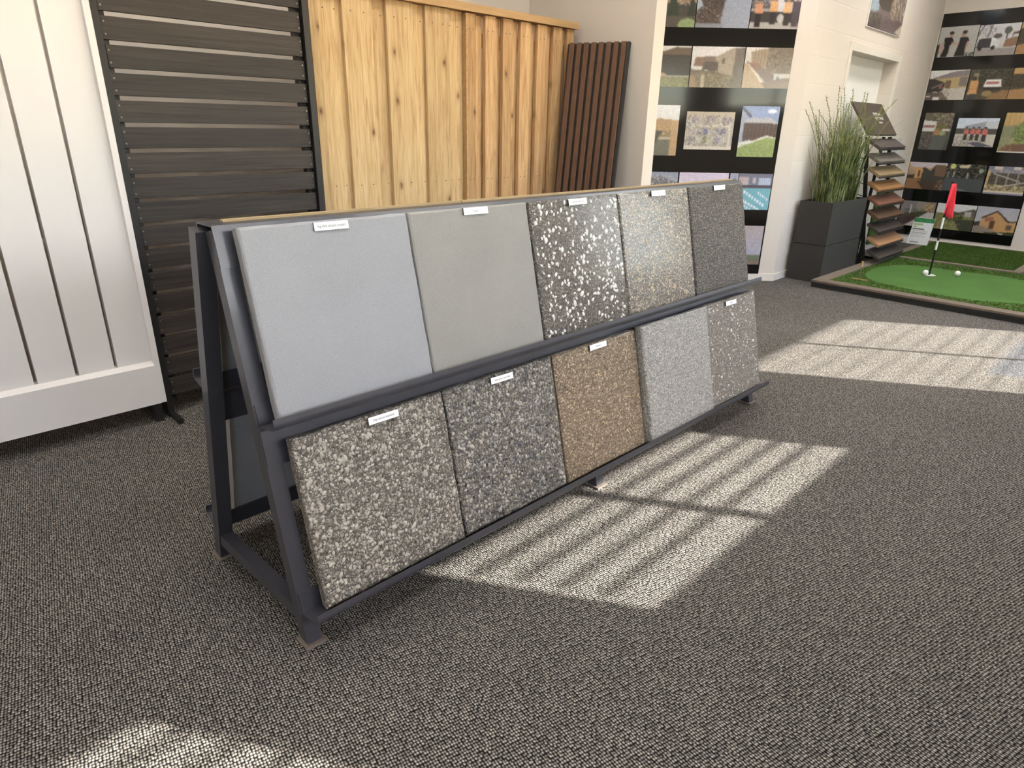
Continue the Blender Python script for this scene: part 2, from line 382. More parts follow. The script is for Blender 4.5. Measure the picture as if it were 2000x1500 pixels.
# baseboards
bm = nb(); prism(bm, [SP + SN * .012 - SU * .005, SP + SU * 1.5 + SN * .012, SP + SU * 1.5, SP], (0, 0, .06)); struct('baseboard_splay', bm, M['trim'])
bm = nb(); prism(bm, [dwp(0, 0, .012), dwp(DA - .06, 0, .012), dwp(DA - .06, 0), dwp(0, 0)], (0, 0, .06)); prism(bm, [dwp(DB + .06, 0, .012), dwp(3.36, 0, .012), dwp(3.36, 0), dwp(DB + .06, 0)], (0, 0, .06)); struct('baseboard_door_side', bm, M['trim'])
bm = nb(); box(bm, XL, 3.558, YB - .012, YB, 0, .06); struct('baseboard_back', bm, M['trim'])
bm = nb(); box(bm, XR - .012, XR, YF, 2.54, 0, .06); struct('baseboard_right', bm, M['trim'])

# window wall behind the camera: three windows with blinds; the sun comes through them; the first listed, at far left, is added for sky fill
WINS = [(-2.60, -1.30, 1.05, 2.15, .085, .006, .03, 1.1), (0.55, 2.15, 1.40, 2.06, .074, .020, .035, 1.46),
        (2.80, 4.34, 1.56, 2.06, .074, .023, .036, 1.661), (5.31, 6.96, 1.02, 2.215, .085, .006, .012, 1.08)]
bm = nb(); xs = XL
for (a, b, z0, z1, *_r) in WINS:
    box(bm, xs, a, YF - .15, YF, -.1, ZC); box(bm, a, b, YF - .15, YF, -.1, z0); box(bm, a, b, YF - .15, YF, z1, ZC); xs = b
box(bm, xs, XR + .12, YF - .15, YF, -.1, ZC); struct('wall_front', bm, M['wall'])
for i, (a, b, z0, z1, pitch, th, mw, zs0) in enumerate(WINS):
    bm = nb(); m_ = (a + b) / 2 - .03
    for (p, q) in ((a, a + .035), (b - .035, b), (m_ - mw / 2, m_ + mw / 2)): box(bm, p, q, YF - .12, YF - .08, z0, z1)
    box(bm, a, b, YF - .12, YF - .08, z0, z0 + .03); box(bm, a, b, YF - .12, YF - .08, z1 - .03, z1)
    w = struct('window_%d' % (i + 1), bm, M['black_metal'])
    bm = nb(); z = zs0
    while z < z1 - .03:                     # slats lie along the sun's rays, so they throw thin bars
        prism(bm, [(a + .05, YF - .035, z), (a + .05, YF + .0, z - .022), (a + .05, YF + .0, z - .022 + th), (a + .05, YF - .035, z + th)], (b - a - .06, 0, 0)); z += pitch
    obj('blind_slats', bm, M['white_pvc'], w)
    if i == 3:                              # pale blue film stuck on part of the glass
        k = N('pale blue window film'); tb = k.n('ShaderNodeBsdfTransparent'); tb.inputs[0].default_value = (.80, .87, .98, 1); k.l(tb.outputs[0], k.out.inputs[0])
        bm = nb(); box(bm, 5.70, 6.62, YF - .079, YF - .077, 1.07, 1.49); obj('window_film', bm, k.m, w)
# ceiling light panels (recessed in the ceiling)
EM = m_emit('light panel diffuser', (255, 250, 243), PANEL_LIGHT)
for (x, y) in ((-1.5, 1.0), (0.6, 0.2), (0.6, 2.2), (2.8, 0.2), (2.8, 2.0), (5.0, 0.4), (5.0, 2.0), (7.2, 0.4), (7.2, 1.7)):
    bm = nb(); box(bm, x - .6, x + .6, y - .15, y + .15, ZC - .012, ZC - .002); lp = obj('light_panel', bm, EM, ceiling)
    bm = nb()
    for (a, b, c, d) in ((x - .62, x - .6, y - .17, y + .17), (x + .6, x + .62, y - .17, y + .17), (x - .6, x + .6, y - .17, y - .15), (x - .6, x + .6, y + .15, y + .17)): box(bm, a, b, c, d, ZC - .016, ZC)
    obj('panel_frame', bm, M['trim'], lp)
# yard outside the windows
bm = nb(); box(bm, -30, 40, -40, YF - .15, -.25, -.15); struct('ground_yard', bm, m_plain('pale yard concrete', (176, 170, 160), 0.8, scale=3))

# ------------------------------------------------------------------ the A-frame tile stand
Y0F, Y0R, TAN = 1.263, 1.813, .23
CS = 1 / math.hypot(1, TAN); SN_ = TAN * CS
def pf(x, s, d=0.0): return Vector((x, Y0F + s * SN_ - d * CS, s * CS + d * SN_))        # point on the front slope
def pr(x, s, d=0.0): return Vector((x, Y0R - s * SN_ + d * CS, s * CS + d * SN_))        # point on the rear slope
def slab(bm, P, x0, x1, s0, s1, d0, d1):
    c = [bm.verts.new(P(x, s, d)) for x in (x0, x1) for s in (s0, s1) for d in (d0, d1)]
    for q in [(0, 1, 3, 2), (4, 6, 7, 5), (0, 4, 5, 1), (2, 3, 7, 6), (0, 2, 6, 4), (1, 5, 7, 3)]: bm.faces.new([c[i] for i in q])
STOP = 1.047
XS0, XS1 = 0.533, 2.905
stand = thing('tile_display_stand', (1.7, 1.54, 0), 'long charcoal steel A-frame stand holding two rows of concrete sample tiles', 'display stand')
for fx in (0.533, 1.688, 2.855):
    for P, dx in ((pf, 0), (pr, -.02)):
        bm = nb(); slab(bm, P, fx + dx, fx + dx + .04, 0.006, STOP - .006, -.04, 0); leg = obj('leg', bm, M['steel'], stand)
        c = P(fx + dx + .02, 0, -.02)
        bm = nb(); box(bm, c.x - .029, c.x + .029, c.y - .031, c.y + .031, 0, .007, bevel=.002); obj('foot_pad', bm, M['foot'], leg)
    bm = nb(); a = pf(fx + .02, .083, -.02); b = pr(fx, .083, -.02); beam(bm, a, b, .036, .036); obj('cross_bar', bm, M['steel'], stand)
def tray(P, s0, name, flange, lip, x0, x1):
    bm = nb(); t = .0035; r_ = .012; D_ = .088
    arc = [(s0 + r_ - r_ * math.cos(a), D_ - r_ + r_ * math.sin(a)) for a in [math.pi / 2 * k_ / 6 for k_ in range(7)]]
    inner = [(s0 + flange, t), (s0, t)] + arc + [(s0 + lip, D_)]
    arc2 = [(s0 + r_ - (r_ + t) * math.cos(a), D_ - r_ + (r_ + t) * math.sin(a)) for a in [math.pi / 2 * k_ / 6 for k_ in range(6, -1, -1)]]
    outer = [(s0 + lip, D_ + t)] + arc2 + [(s0 - t, .0005), (s0 + flange, .0005)]
    prism(bm, [P(x0, a, d) for a, d in inner + outer], (x1 - x0, 0, 0))
    o = obj(name, bm, M['steel'], stand)
    return o
for P in (pf, pr):
    tray(P, .588, 'tile_tray', .052, .024, .537 if P is pf else .525, 2.872)
    tray(P, .096, 'tile_tray', .056, .023, .537 if P is pf else .525, 2.887)
    bm = nb(); slab(bm, P, XS0 + .002, 2.868, .484, .575, 0.0005, .0035); obj('back_rail', bm, M['steel'], stand)
# folded cap along the ridge
bm = nb(); t = .004
out = [pf(XS0, .957, 0.0005), pf(XS0, STOP, 0.0005), pr(XS0, STOP, 0.0005), pr(XS0, .957, 0.0005)]
inn = [pr(XS0, .957, .0005 + t), pr(XS0, STOP + .003, .0005 + t), pf(XS0, STOP + .003, .0005 + t), pf(XS0, .957, .0005 + t)]
prism(bm, out + inn, (XS1 - XS0, 0, 0)); obj('ridge_cap', bm, M['steel'], stand)
zt = pf(0, STOP + .003, .0005 + t).z
for (a, b) in ((.575, 1.28), (1.284, 1.92), (1.924, 2.90)): boxo('timber_strip', a, b, 1.536, 1.552, zt, zt + .005, M['ply'], stand, base=None)

def rough_slab(P, x0, x1, s0, s1, d0, d1, chip=.004, seg=9, seed=0):
    """cast tile: subdivided slab with slightly worn irregular edges"""
    r = random.Random(seed); bm = nb()
    us = [i / seg for i in range(seg + 1)]
    def pt(u, v, d, k): return P(x0 + (x1 - x0) * u, s0 + (s1 - s0) * v, d)
    ring = [(u, 0) for u in us] + [(1, v) for v in us[1:]] + [(u, 1) for u in us[::-1][1:]] + [(0, v) for v in us[::-1][1:-1]]
    n = len(ring); inset = .007
    lay = []
    for d, ins in ((d0, .002), (d1 - .007, 0.0), (d1 - .002, .0025), (d1, inset)):
        L = []
        for (u, v) in ring:
            iu = ins / (x1 - x0); iv = ins / (s1 - s0)
            j = r.uniform(-chip, chip) * (.5 if d > d0 else .3)
            uu = min(max(u, iu), 1 - iu) ; vv = min(max(v, iv), 1 - iv)
            dd = d + (r.uniform(-.0008, .0008) if d == d1 - .002 else 0)
            q = pt(uu, vv, dd, 0)
            jx = j if u in (0, 1) else 0; js = j if v == 1 else (abs(j) if v == 0 else 0)
            q = q + Vector((jx, 0, js)) * .6
            L.append(bm.verts.new(q))
        lay.append(L)
    for a, b in zip(lay, lay[1:]):
        for i in range(n): bm.faces.new([a[i], a[(i + 1) % n], b[(i + 1) % n], b[i]])
    bm.faces.new(lay[-1]); bm.faces.new(lay[0][::-1])
    return bm

def pebbles(parent, P, x0, x1, s0, s1, d, count, mat, rmin, rmax, seed, name='pebbles'):
    r = random.Random(seed); bm = nb()
    for i in range(count):
        x = r.uniform(x0 + .012, x1 - .012); s = r.uniform(s0 + .012, s1 - .012); rr = r.uniform(rmin, rmax) * (1 if r.random() < .85 else 1.3)
        a = r.gauss(math.pi / 2, .7); ca, sa = math.cos(a), math.sin(a); e = r.uniform(1.1, 1.9)
        k = 7; rim = []; mid = []
        for j in range(k):
            t = 2 * math.pi * j / k + r.uniform(-.15, .15); px_, ps = math.cos(t) * rr * e, math.sin(t) * rr
            qx, qs = px_ * ca - ps * sa, px_ * sa + ps * ca
            rim.append(bm.verts.new(P(x + qx, s + qs, d - .0015))); mid.append(bm.verts.new(P(x + qx * .72, s + qs * .72, d + rr * .32)))
        top = bm.verts.new(P(x, s, d + rr * .42))
        for j in range(k):
            j2 = (j + 1) % k; bm.faces.new([rim[j], rim[j2], mid[j2], mid[j]]); bm.faces.new([mid[j], mid[j2], top])
    o = obj(name, bm, mat, parent, smooth=True); o['kind'] = 'stuff'; return o

def text_mesh(txt, size):
    cu = bpy.data.curves.new('txt', 'FONT'); cu.body = txt; cu.size = size; cu.align_x = 'CENTER'; cu.align_y = 'CENTER'
    to = bpy.data.objects.new('txt', cu); COL.objects.link(to); bpy.context.view_layer.update()
    me = bpy.data.meshes.new_from_object(to.evaluated_get(bpy.context.evaluated_depsgraph_get()))
    bpy.data.objects.remove(to); bpy.data.curves.remove(cu); return me

TILES = [
 ('T1', .568, 1.016, .589, .052, 'smooth pale blue grey concrete tile, first at the near end of the upper row'),
 ('T2', 1.020, 1.466, .589, .050, 'plain taupe concrete tile with fine pits, second in the upper row'),
 ('T3', 1.471, 1.921, .589, .050, 'grey pebble tile thickly dotted with white stones, upper row'),
 ('T4', 1.927, 2.379, .589, .050, 'grey tan speckled pebble tile beside the darkest tile of the upper row'),
 ('T5', 2.388, 2.832, .589, .050, 'darkest fine grained tile at the far end of the upper row'),
 ('L1', .583, 1.034, .098, .052, 'sandy grey river pebble tile at the near end of the lower row'),
 ('L2', 1.040, 1.486, .098, .050, 'mixed grey pebble tile with slate blue stones, second in the lower row'),
 ('L3', 1.492, 1.945, .098, .050, 'brown tan pebble tile in the middle of the lower row'),
 ('L4', 1.948, 2.408, .099, .078, 'pale blue grey tile standing proud with no name plate, lower row'),
 ('L5', 2.412, 2.862, .099, .060, 'taupe tile with scattered white pebbles at the far end of the lower row')]
tile_d = {}
for i, (k, x0, x1, s0, d1, lab) in enumerate(TILES):
    h = .449 if k not in ('L4', 'L5') else .456
    bm = rough_slab(pf, x0, x1, s0, s0 + h, d1 - .034, d1, chip=.003 if k in ('T1', 'T2') else .005, seed=i)
    b = pf((x0 + x1) / 2, s0, d1 - .017)
    t = thing('sample_tile', b, lab, 'tile', 'concrete sample tiles on the stand')
    obj('slab', bm, T[k], t); tile_d[k] = (t, x0, x1, s0, h, d1)
for (k, cnt, mt, a, b) in (('T3', 300, 'white_pebble', .0034, .0062), ('T4', 230, 'tan_pebble', .0022, .0044), ('L5', 200, 'white_pebble', .0022, .0042), ('L1', 230, 'grey_pebble', .003, .0058), ('L2', 110, 'dark_pebble', .003, .006), ('L2', 150, 'grey_pebble', .003, .0055), ('L3', 120, 'tan_pebble', .0018, .0036)):
    t, x0, x1, s0, h, d1 = tile_d[k]
    pebbles(t, pf, x0, x1, s0, s0 + h, d1, cnt, M[mt], a, b, hash((k, mt)) % 1000 if False else cnt + len(mt))
# two tiles on the rear side, their cast backs seen through the end frame
for j, (s0, x0, lab) in enumerate(((.589, .57, 'raw grey back of a tile on the rear side, upper, seen through the end frame'), (.098, .58, 'raw grey back of a tile on the rear side, lower, seen through the end frame'))):
    b = pr(x0 + .225, s0, .03); t = thing('sample_tile', b, lab, 'tile', 'concrete sample tiles on the stand')
    obj('slab', rough_slab(pr, x0, x0 + .45, s0, s0 + .449, .008, .042, seed=40 + j), M['tile_back'], t)

# name plates
PL = [('T1', .792, 1.009, '5kg black tamped unsealed', .0098), ('T2', 1.253, 1.011, 'Raglan', .009), ('T3', 1.696, 1.010, 'Natural white mix', .0088), ('T4', 2.162, 1.012, 'Quartz', .008), ('T5', 2.618, 1.011, 'Premium', .008),
      ('L1', .833, .530, '5kg natural exposed', .0085), ('L2', 1.257, .529, 'multi grey river mix', .0085), ('L3', 1.717, .532, 'Sandstone', .007), ('L5', 2.628, .535, 'Classic', .008)]
plab = {'T1': 'white name plate on the smooth pale grey tile', 'T2': 'white name plate on the plain taupe tile', 'T3': 'white name plate on the tile thick with white stones', 'T4': 'white name plate on the tan speckled upper tile',
        'T5': 'white name plate on the darkest tile', 'L1': 'white name plate on the sandy near tile of the lower row', 'L2': 'white name plate on the mixed grey pebble tile', 'L3': 'white name plate on the brown tile', 'L5': 'white name plate on the far tile of the lower row'}
for (k, cx, cz, txt, sz) in PL:
    t, x0, x1, s0, h, d1 = tile_d[k]
    d = d1 + (.0035 if k[0] == 'L' or k in ('T3', 'T4') else .0005)
    s = (cz - d * SN_) / CS; rotp = rnd.uniform(-.02, .02)
    p = thing('name_plate', pf(cx, s, d), plab[k], 'name plate', 'white name plates on the sample tiles')
    ex, es = Vector((1, 0, 0)), Vector((0, SN_, CS)); n_ = Vector((0, -CS, SN_)); c0 = pf(cx, s, d)
    ex2 = ex * math.cos(rotp) + es * math.sin(rotp); es2 = es * math.cos(rotp) - ex * math.sin(rotp)
    w2, h2 = .0455, .0097
    q = lambda a, b, dd: c0 + ex2 * a + es2 * b + n_ * dd
    bm = nb(); prism(bm, [q(-w2, -h2, 0), q(w2, -h2, 0), q(w2, h2, 0), q(-w2, h2, 0)], n_ * .004); obj('plate_core', bm, M['tag_core'], p)
    bm = nb(); prism(bm, [q(-w2, -h2, .004), q(w2, -h2, .004), q(w2, h2, .004), q(-w2, h2, .004)], n_ * .0008); obj('plate_face', bm, M['tag_face'], p)
    me = text_mesh(txt, sz); bm = nb(); bm.from_mesh(me); bpy.data.meshes.remove(me)
    wx = max(v.co.x for v in bm.verts) * 2; fx_ = min(.92, .074 / wx)
    for v in bm.verts: v.co = q(v.co.x * fx_, v.co.y, .0051)
    obj('lettering', bm, M['ink'], p)

# ------------------------------------------------------------------ white slatted panel on the left
wp = thing('privacy_screen', (0.0, 2.93, 0), 'white powder coated panel of wide vertical boards with narrow slits, at the left edge', 'fence panel')
edges = [.584 - .139 * i for i in range(9)]
XE = .741
for i in range(9):
    b = XE - .022 if i == 0 else edges[i - 1] - .0062; a = edges[i] + .0062
    boxo('board', a, b, 2.945, 2.985, .25, 1.82, M['white_pvc'], wp)
boxo('side_stile', XE - .022, XE, 2.918, 2.985, .089, 1.86, M['white_pvc'], wp)
boxo('side_stile', edges[-1] - .03, edges[-1], 2.918, 2.985, .089, 1.86, M['white_pvc'], wp)
bm = nb(); prism(bm, [(edges[-1], 2.915, .089), (edges[-1], 2.915, .262), (edges[-1], 2.945, .276), (edges[-1], 2.985, .276), (edges[-1], 2.985, .089)], (XE - .022 - edges[-1], 0, 0)); obj('bottom_rail', bm, M['white_pvc'], wp)
boxo('top_rail', edges[-1], XE - .022, 2.918, 2.985, 1.78, 1.86, M['white_pvc'], wp)
for z in (.80, 1.16): boxo('rear_batten', edges[-1], XE - .03, 2.986, 3.005, z, z + .012, M['white_pvc'], wp)
for x in (.69, -.45):
    bm = nb(); prism(bm, [(x, 2.93, .089), (x, 2.93, .0), (x, 3.13, 0), (x, 3.13, .025), (x, 2.96, .025), (x, 2.96, .089)], (.03, 0, 0)); obj('foot', bm, M['dark_post'], wp)

# ------------------------------------------------------------------ dark slatted screen
ds = thing('slatted_screen', (1.18, 2.98, 0), 'dark stained timber screen of horizontal slats between black posts', 'fence panel')
bm = nb(); box(bm, .749, .775, 2.955, 3.03, 0, 1.84); obj('post', bm, M['dark_post'], ds)
bm = nb(); box(bm, 1.575, 1.603, 2.955, 3.03, 0, 1.84); obj('post', bm, M['dark_post'], ds)
bm = nb(); box(bm, .776, .802, 2.993, 3.03, .05, 1.82); obj('mounting_batten', bm, M['dark_post'], ds)
bm = nb(); box(bm, 1.548, 1.574, 2.993, 3.03, .05, 1.82); obj('mounting_batten', bm, M['dark_post'], ds)
for fx in (.752, 1.58): boxo('base_foot', fx, fx + .02, 2.84, 2.954, 0, .022, M['dark_post'], ds); boxo('base_foot', fx, fx + .02, 3.031, 3.14, 0, .022, M['dark_post'], ds)
sc = None
for i in range(21):
    zt_ = 1.603 - .0945 * (i - 2)                 # bottom edge of each slat
    if zt_ < .05: break
    j = rnd.uniform(-.0015, .0015)
    bm = nb(); box(bm, .777 + rnd.uniform(0, .004), 1.573 - rnd.uniform(0, .006), 2.972 + j, 2.991 + j, zt_, zt_ + .0785, bevel=.0015)
    sl = obj('slat', bm, M['dark_slat'], ds)
    for (x, dz) in ((.789, .018), (.789, .060), (1.560, .018), (1.560, .060)):
        if sc is None:
            bm = nb(); tube(bm, (x, 2.9745, zt_ + dz), (x, 2.9695, zt_ + dz), .0034, 8); sc = obj('screw', bm, M['screw'], sl); sc0 = (x, zt_ + dz)
        else:
            o = sc.copy(); COL.objects.link(o); o.parent = sl; o.location = (x - sc0[0], 0, zt_ + dz - sc0[1])

# ------------------------------------------------------------------ pine paling fence with capping rail
pfn = thing('paling_fence', (2.6, 3.07, 0), 'pale pine paling fence with overlapping vertical boards and a capping rail', 'fence panel')
FY = 3.05
def paling(x0, x1, y0, y1, mat, z0, z1, nails=True, nm='paling'):
    bm = nb(); box(bm, x0, x1, y0, y1, z0, z1, bevel=.002)
    o = obj(nm, bm, mat, pfn)
    if nails:
        bm = nb()
        for z in (z1 - .075, .94, .30):
            for f in (.28, .72):
                tube(bm, (x0 + (x1 - x0) * f, y0 + .004, z), (x0 + (x1 - x0) * f, y0 - .0015, z), .0032, 6)
        k = obj('nails', bm, M['nail'], o); k['kind'] = 'stuff'
    return o
# smooth section: front boards lap over back boards
SM = [(1.700, 1.835, 0), (1.828, 1.990, 1), (1.965, 2.085, 0), (2.073, 2.235, 1), (2.215, 2.325, 0), (2.312, 2.472, 1), (2.455, 2.575, 0)]
for (a, b, fr) in SM: paling(a, b, FY if fr else FY + .02, FY + .019 if fr else FY + .038, M['pine'], .05, 1.806)
boxo('edge_batten', 1.655, 1.699, FY - .005, FY + .06, .03, 1.80, M['pine'], pfn)
boxo('divider_strip', 2.577, 2.588, FY - .012, FY + .04, .05, 1.80, M['cap'], pfn)
RS = [(2.588, 2.655, 1), (2.640, 2.725, 0), (2.726, 2.802, 1), (2.790, 2.862, 0), (2.862, 2.938, 1), (2.925, 3.003, 0), (3.003, 3.085, 1), (3.075, 3.146, 0), (3.146, 3.225, 1), (3.215, 3.286, 0), (3.286, 3.365, 1), (3.355, 3.411, 0), (3.411, 3.473, 1)]
for (a, b, fr) in RS: paling(a, b, FY - .004 if fr else FY + .026, FY + .024 if fr else FY + .045, M['rough_pine'], .05, 1.806 - rnd.uniform(0, .004), nails=bool(fr))
for z in (.35, 1.0, 1.65): boxo('rail', 1.70, 3.47, FY + .046, FY + .09, z, z + .07, M['cap'], pfn)
for x in (1.72, 2.58, 3.40): boxo('post', x, x + .07, FY + .091, FY + .16, 0, 1.80, M['cap'], pfn)
boxo('capping_rail', 1.65, 2.601, FY - .022, FY + .10, 1.808, 1.848, M['cap'], pfn)
boxo('capping_rail', 2.602, 3.498, FY - .022, FY + .10, 1.808, 1.846, M['cap'], pfn)

# ------------------------------------------------------------------ brown composite batten panel leaning on the partition
cp = thing('batten_panel', (3.25, 2.75, 0), 'brown composite panel with deep vertical battens leaning on the wall', 'cladding panel')
PA, PB = Vector((3.548, 2.660, 1.715)), Vector((3.402, 3.022, 1.715)); PU = (PB - PA).normalized(); PW = (PB - PA).length
PN = Vector((-PU.y, PU.x, 0)); PN = PN if PN.x < 0 else -PN          # faces the room
PD = (PN * .165 + Vector((0, 0, -1))); PD.normalize(); PNN = PU.cross(PD); PNN = PNN if PNN.x < 0 else -PNN
PLEN = 1.715 / -PD.z
def pl(u, v, d): return PA + PU * u + PD * v + PNN * d                # along the top, down the panel, out of it
def rib(pts, mat, name): bm = nb(); prism(bm, pts, PD * (PLEN - .006)); return obj(name, bm, mat, cp)
rib([pl(.0, 0, 0), pl(PW, 0, 0), pl(PW, 0, .012), pl(0, 0, .012)], M['comp_back'], 'backing_board')
rib([pl(-.006, 0, 0), pl(.010, 0, 0), pl(.010, 0, .030), pl(-.006, 0, .030)], M['comp_back'], 'edge_profile')
bp = (PW - .014) / 8
for i in range(8):
    u = .014 + i * bp; e = bp * .70
    rib([pl(u, 0, .0125), pl(u, 0, .029), pl(u + .005, 0, .035), pl(u + e - .005, 0, .035), pl(u + e, 0, .029), pl(u + e, 0, .0125)], M['comp'], 'batten')

# ------------------------------------------------------------------ printed photographs
def raster(w, h, prims, seed):
    r = np.random.RandomState(seed); A = np.zeros((h, w, 3)); vv, uu = np.mgrid[0:h, 0:w]; uu = (uu + .5) / w; vv = (vv + .5) / h
    for p in prims:
        k = p[0]
        if k == 'g': A[:] = np.array(p[1]) * (1 - vv[..., None]) + np.array(p[2]) * vv[..., None]; continue
        if k == 'r': m = (uu >= p[1]) & (uu <= p[3]) & (vv >= p[2]) & (vv <= p[4]); c = p[5]
        elif k == 'e': m = ((uu - p[1]) / p[3]) ** 2 + ((vv - p[2]) / p[4]) ** 2 <= 1; c = p[5]
        elif k == 'p':
            q = p[1]; m = np.zeros((h, w), bool); j = len(q) - 1
            for i in range(len(q)):
                xi, yi = q[i]; xj, yj = q[j]
                with np.errstate(divide='ignore', invalid='ignore'):
                    m ^= ((yi > vv) != (yj > vv)) & (uu < (xj - xi) * (vv - yi) / (yj - yi + 1e-9) + xi)
                j = i
            c = p[2]
        elif k == 't':                                     # speckle: foliage, gravel
            m = (uu >= p[1]) & (uu <= p[3]) & (vv >= p[2]) & (vv <= p[4]) & (r.rand(h, w) < p[6]); c = p[5]
        elif k == 'x':                                     # vertical stripes: palings
            m = (uu >= p[1]) & (uu <= p[3]) & (vv >= p[2]) & (vv <= p[4]) & ((uu * w).astype(int) % p[6] == 0); c = p[5]
        A[m] = c
    B = np.pad(A, ((1, 1), (1, 1), (0, 0)), 'edge'); A = .45 * A + .55 * sum(B[a:a + h, b:b + w] for a in range(3) for b in range(3)) / 9
    A *= (1 + r.randn(h, w, 1) * .04); g_ = A.mean(axis=2, keepdims=True); A = g_ * .34 + A * .66; return np.clip(A * .95 + 6, 0, 255)  # greyed and lifted: reflection haze put into the print colours
def photo(parent, tl, U, V, prims, label, seed, w=60, h=45, th=.002):
    tl, U, V = Vector(tl), Vector(U), Vector(V); n_ = V.cross(U).normalized()
    A = raster(w, h, prims, seed); og = origin(parent)
    verts, cols = [], []
    for j in range(h):
        for i in range(w):
            verts.append(tl + U * (i / (w - 1)) + V * (j / (h - 1)) + n_ * th - og); cols.append((*lin(A[j, i]), 1.0))
    faces = [(j * w + i, (j + 1) * w + i, (j + 1) * w + i + 1, j * w + i + 1) for j in range(h - 1) for i in range(w - 1)]
    rim = [i for i in range(w)] + [j * w + w - 1 for j in range(1, h)] + [(h - 1) * w + i for i in range(w - 2, -1, -1)] + [j * w for j in range(h - 2, 0, -1)]
    b0 = len(verts)
    for k in rim: verts.append(verts[k] - n_ * th); cols.append(cols[k])
    m_ = len(rim)
    for k in range(m_): faces.append((rim[k], rim[(k + 1) % m_], b0 + (k + 1) % m_, b0 + k))
    me = bpy.data.meshes.new('photo'); me.from_pydata([tuple(v) for v in verts], [], faces); me.update()
    at = me.color_attributes.new('Ink', 'FLOAT_COLOR', 'POINT'); at.data.foreach_set('color', np.array(cols, dtype=np.float32).ravel())
    me.materials.append(M['print']); o = bpy.data.objects.new('photo', me); COL.objects.link(o)
    if parent: o.parent = parent
    ORG[o.name] = og
    if label: o['label'] = label
    return o
SKY, SKYW, GRASS, ROOF, TAN_ = (150, 175, 220), (226, 226, 230), (128, 146, 80), (92, 86, 86), (196, 164, 122)
def person(u, v, s, top, leg, skin=(176, 128, 100)):
    return [('e', u, v - .42 * s, .045 * s * 1.3, .07 * s * 1.3, skin), ('e', u, v - .46 * s, .05 * s * 1.2, .045 * s * 1.2, (50, 38, 32)), ('p', [(u - .11 * s, v - .32 * s), (u + .11 * s, v - .32 * s), (u + .12 * s, v), (u - .12 * s, v)], top), ('r', u - .09 * s, v, u + .09 * s, v + .42 * s, leg)]
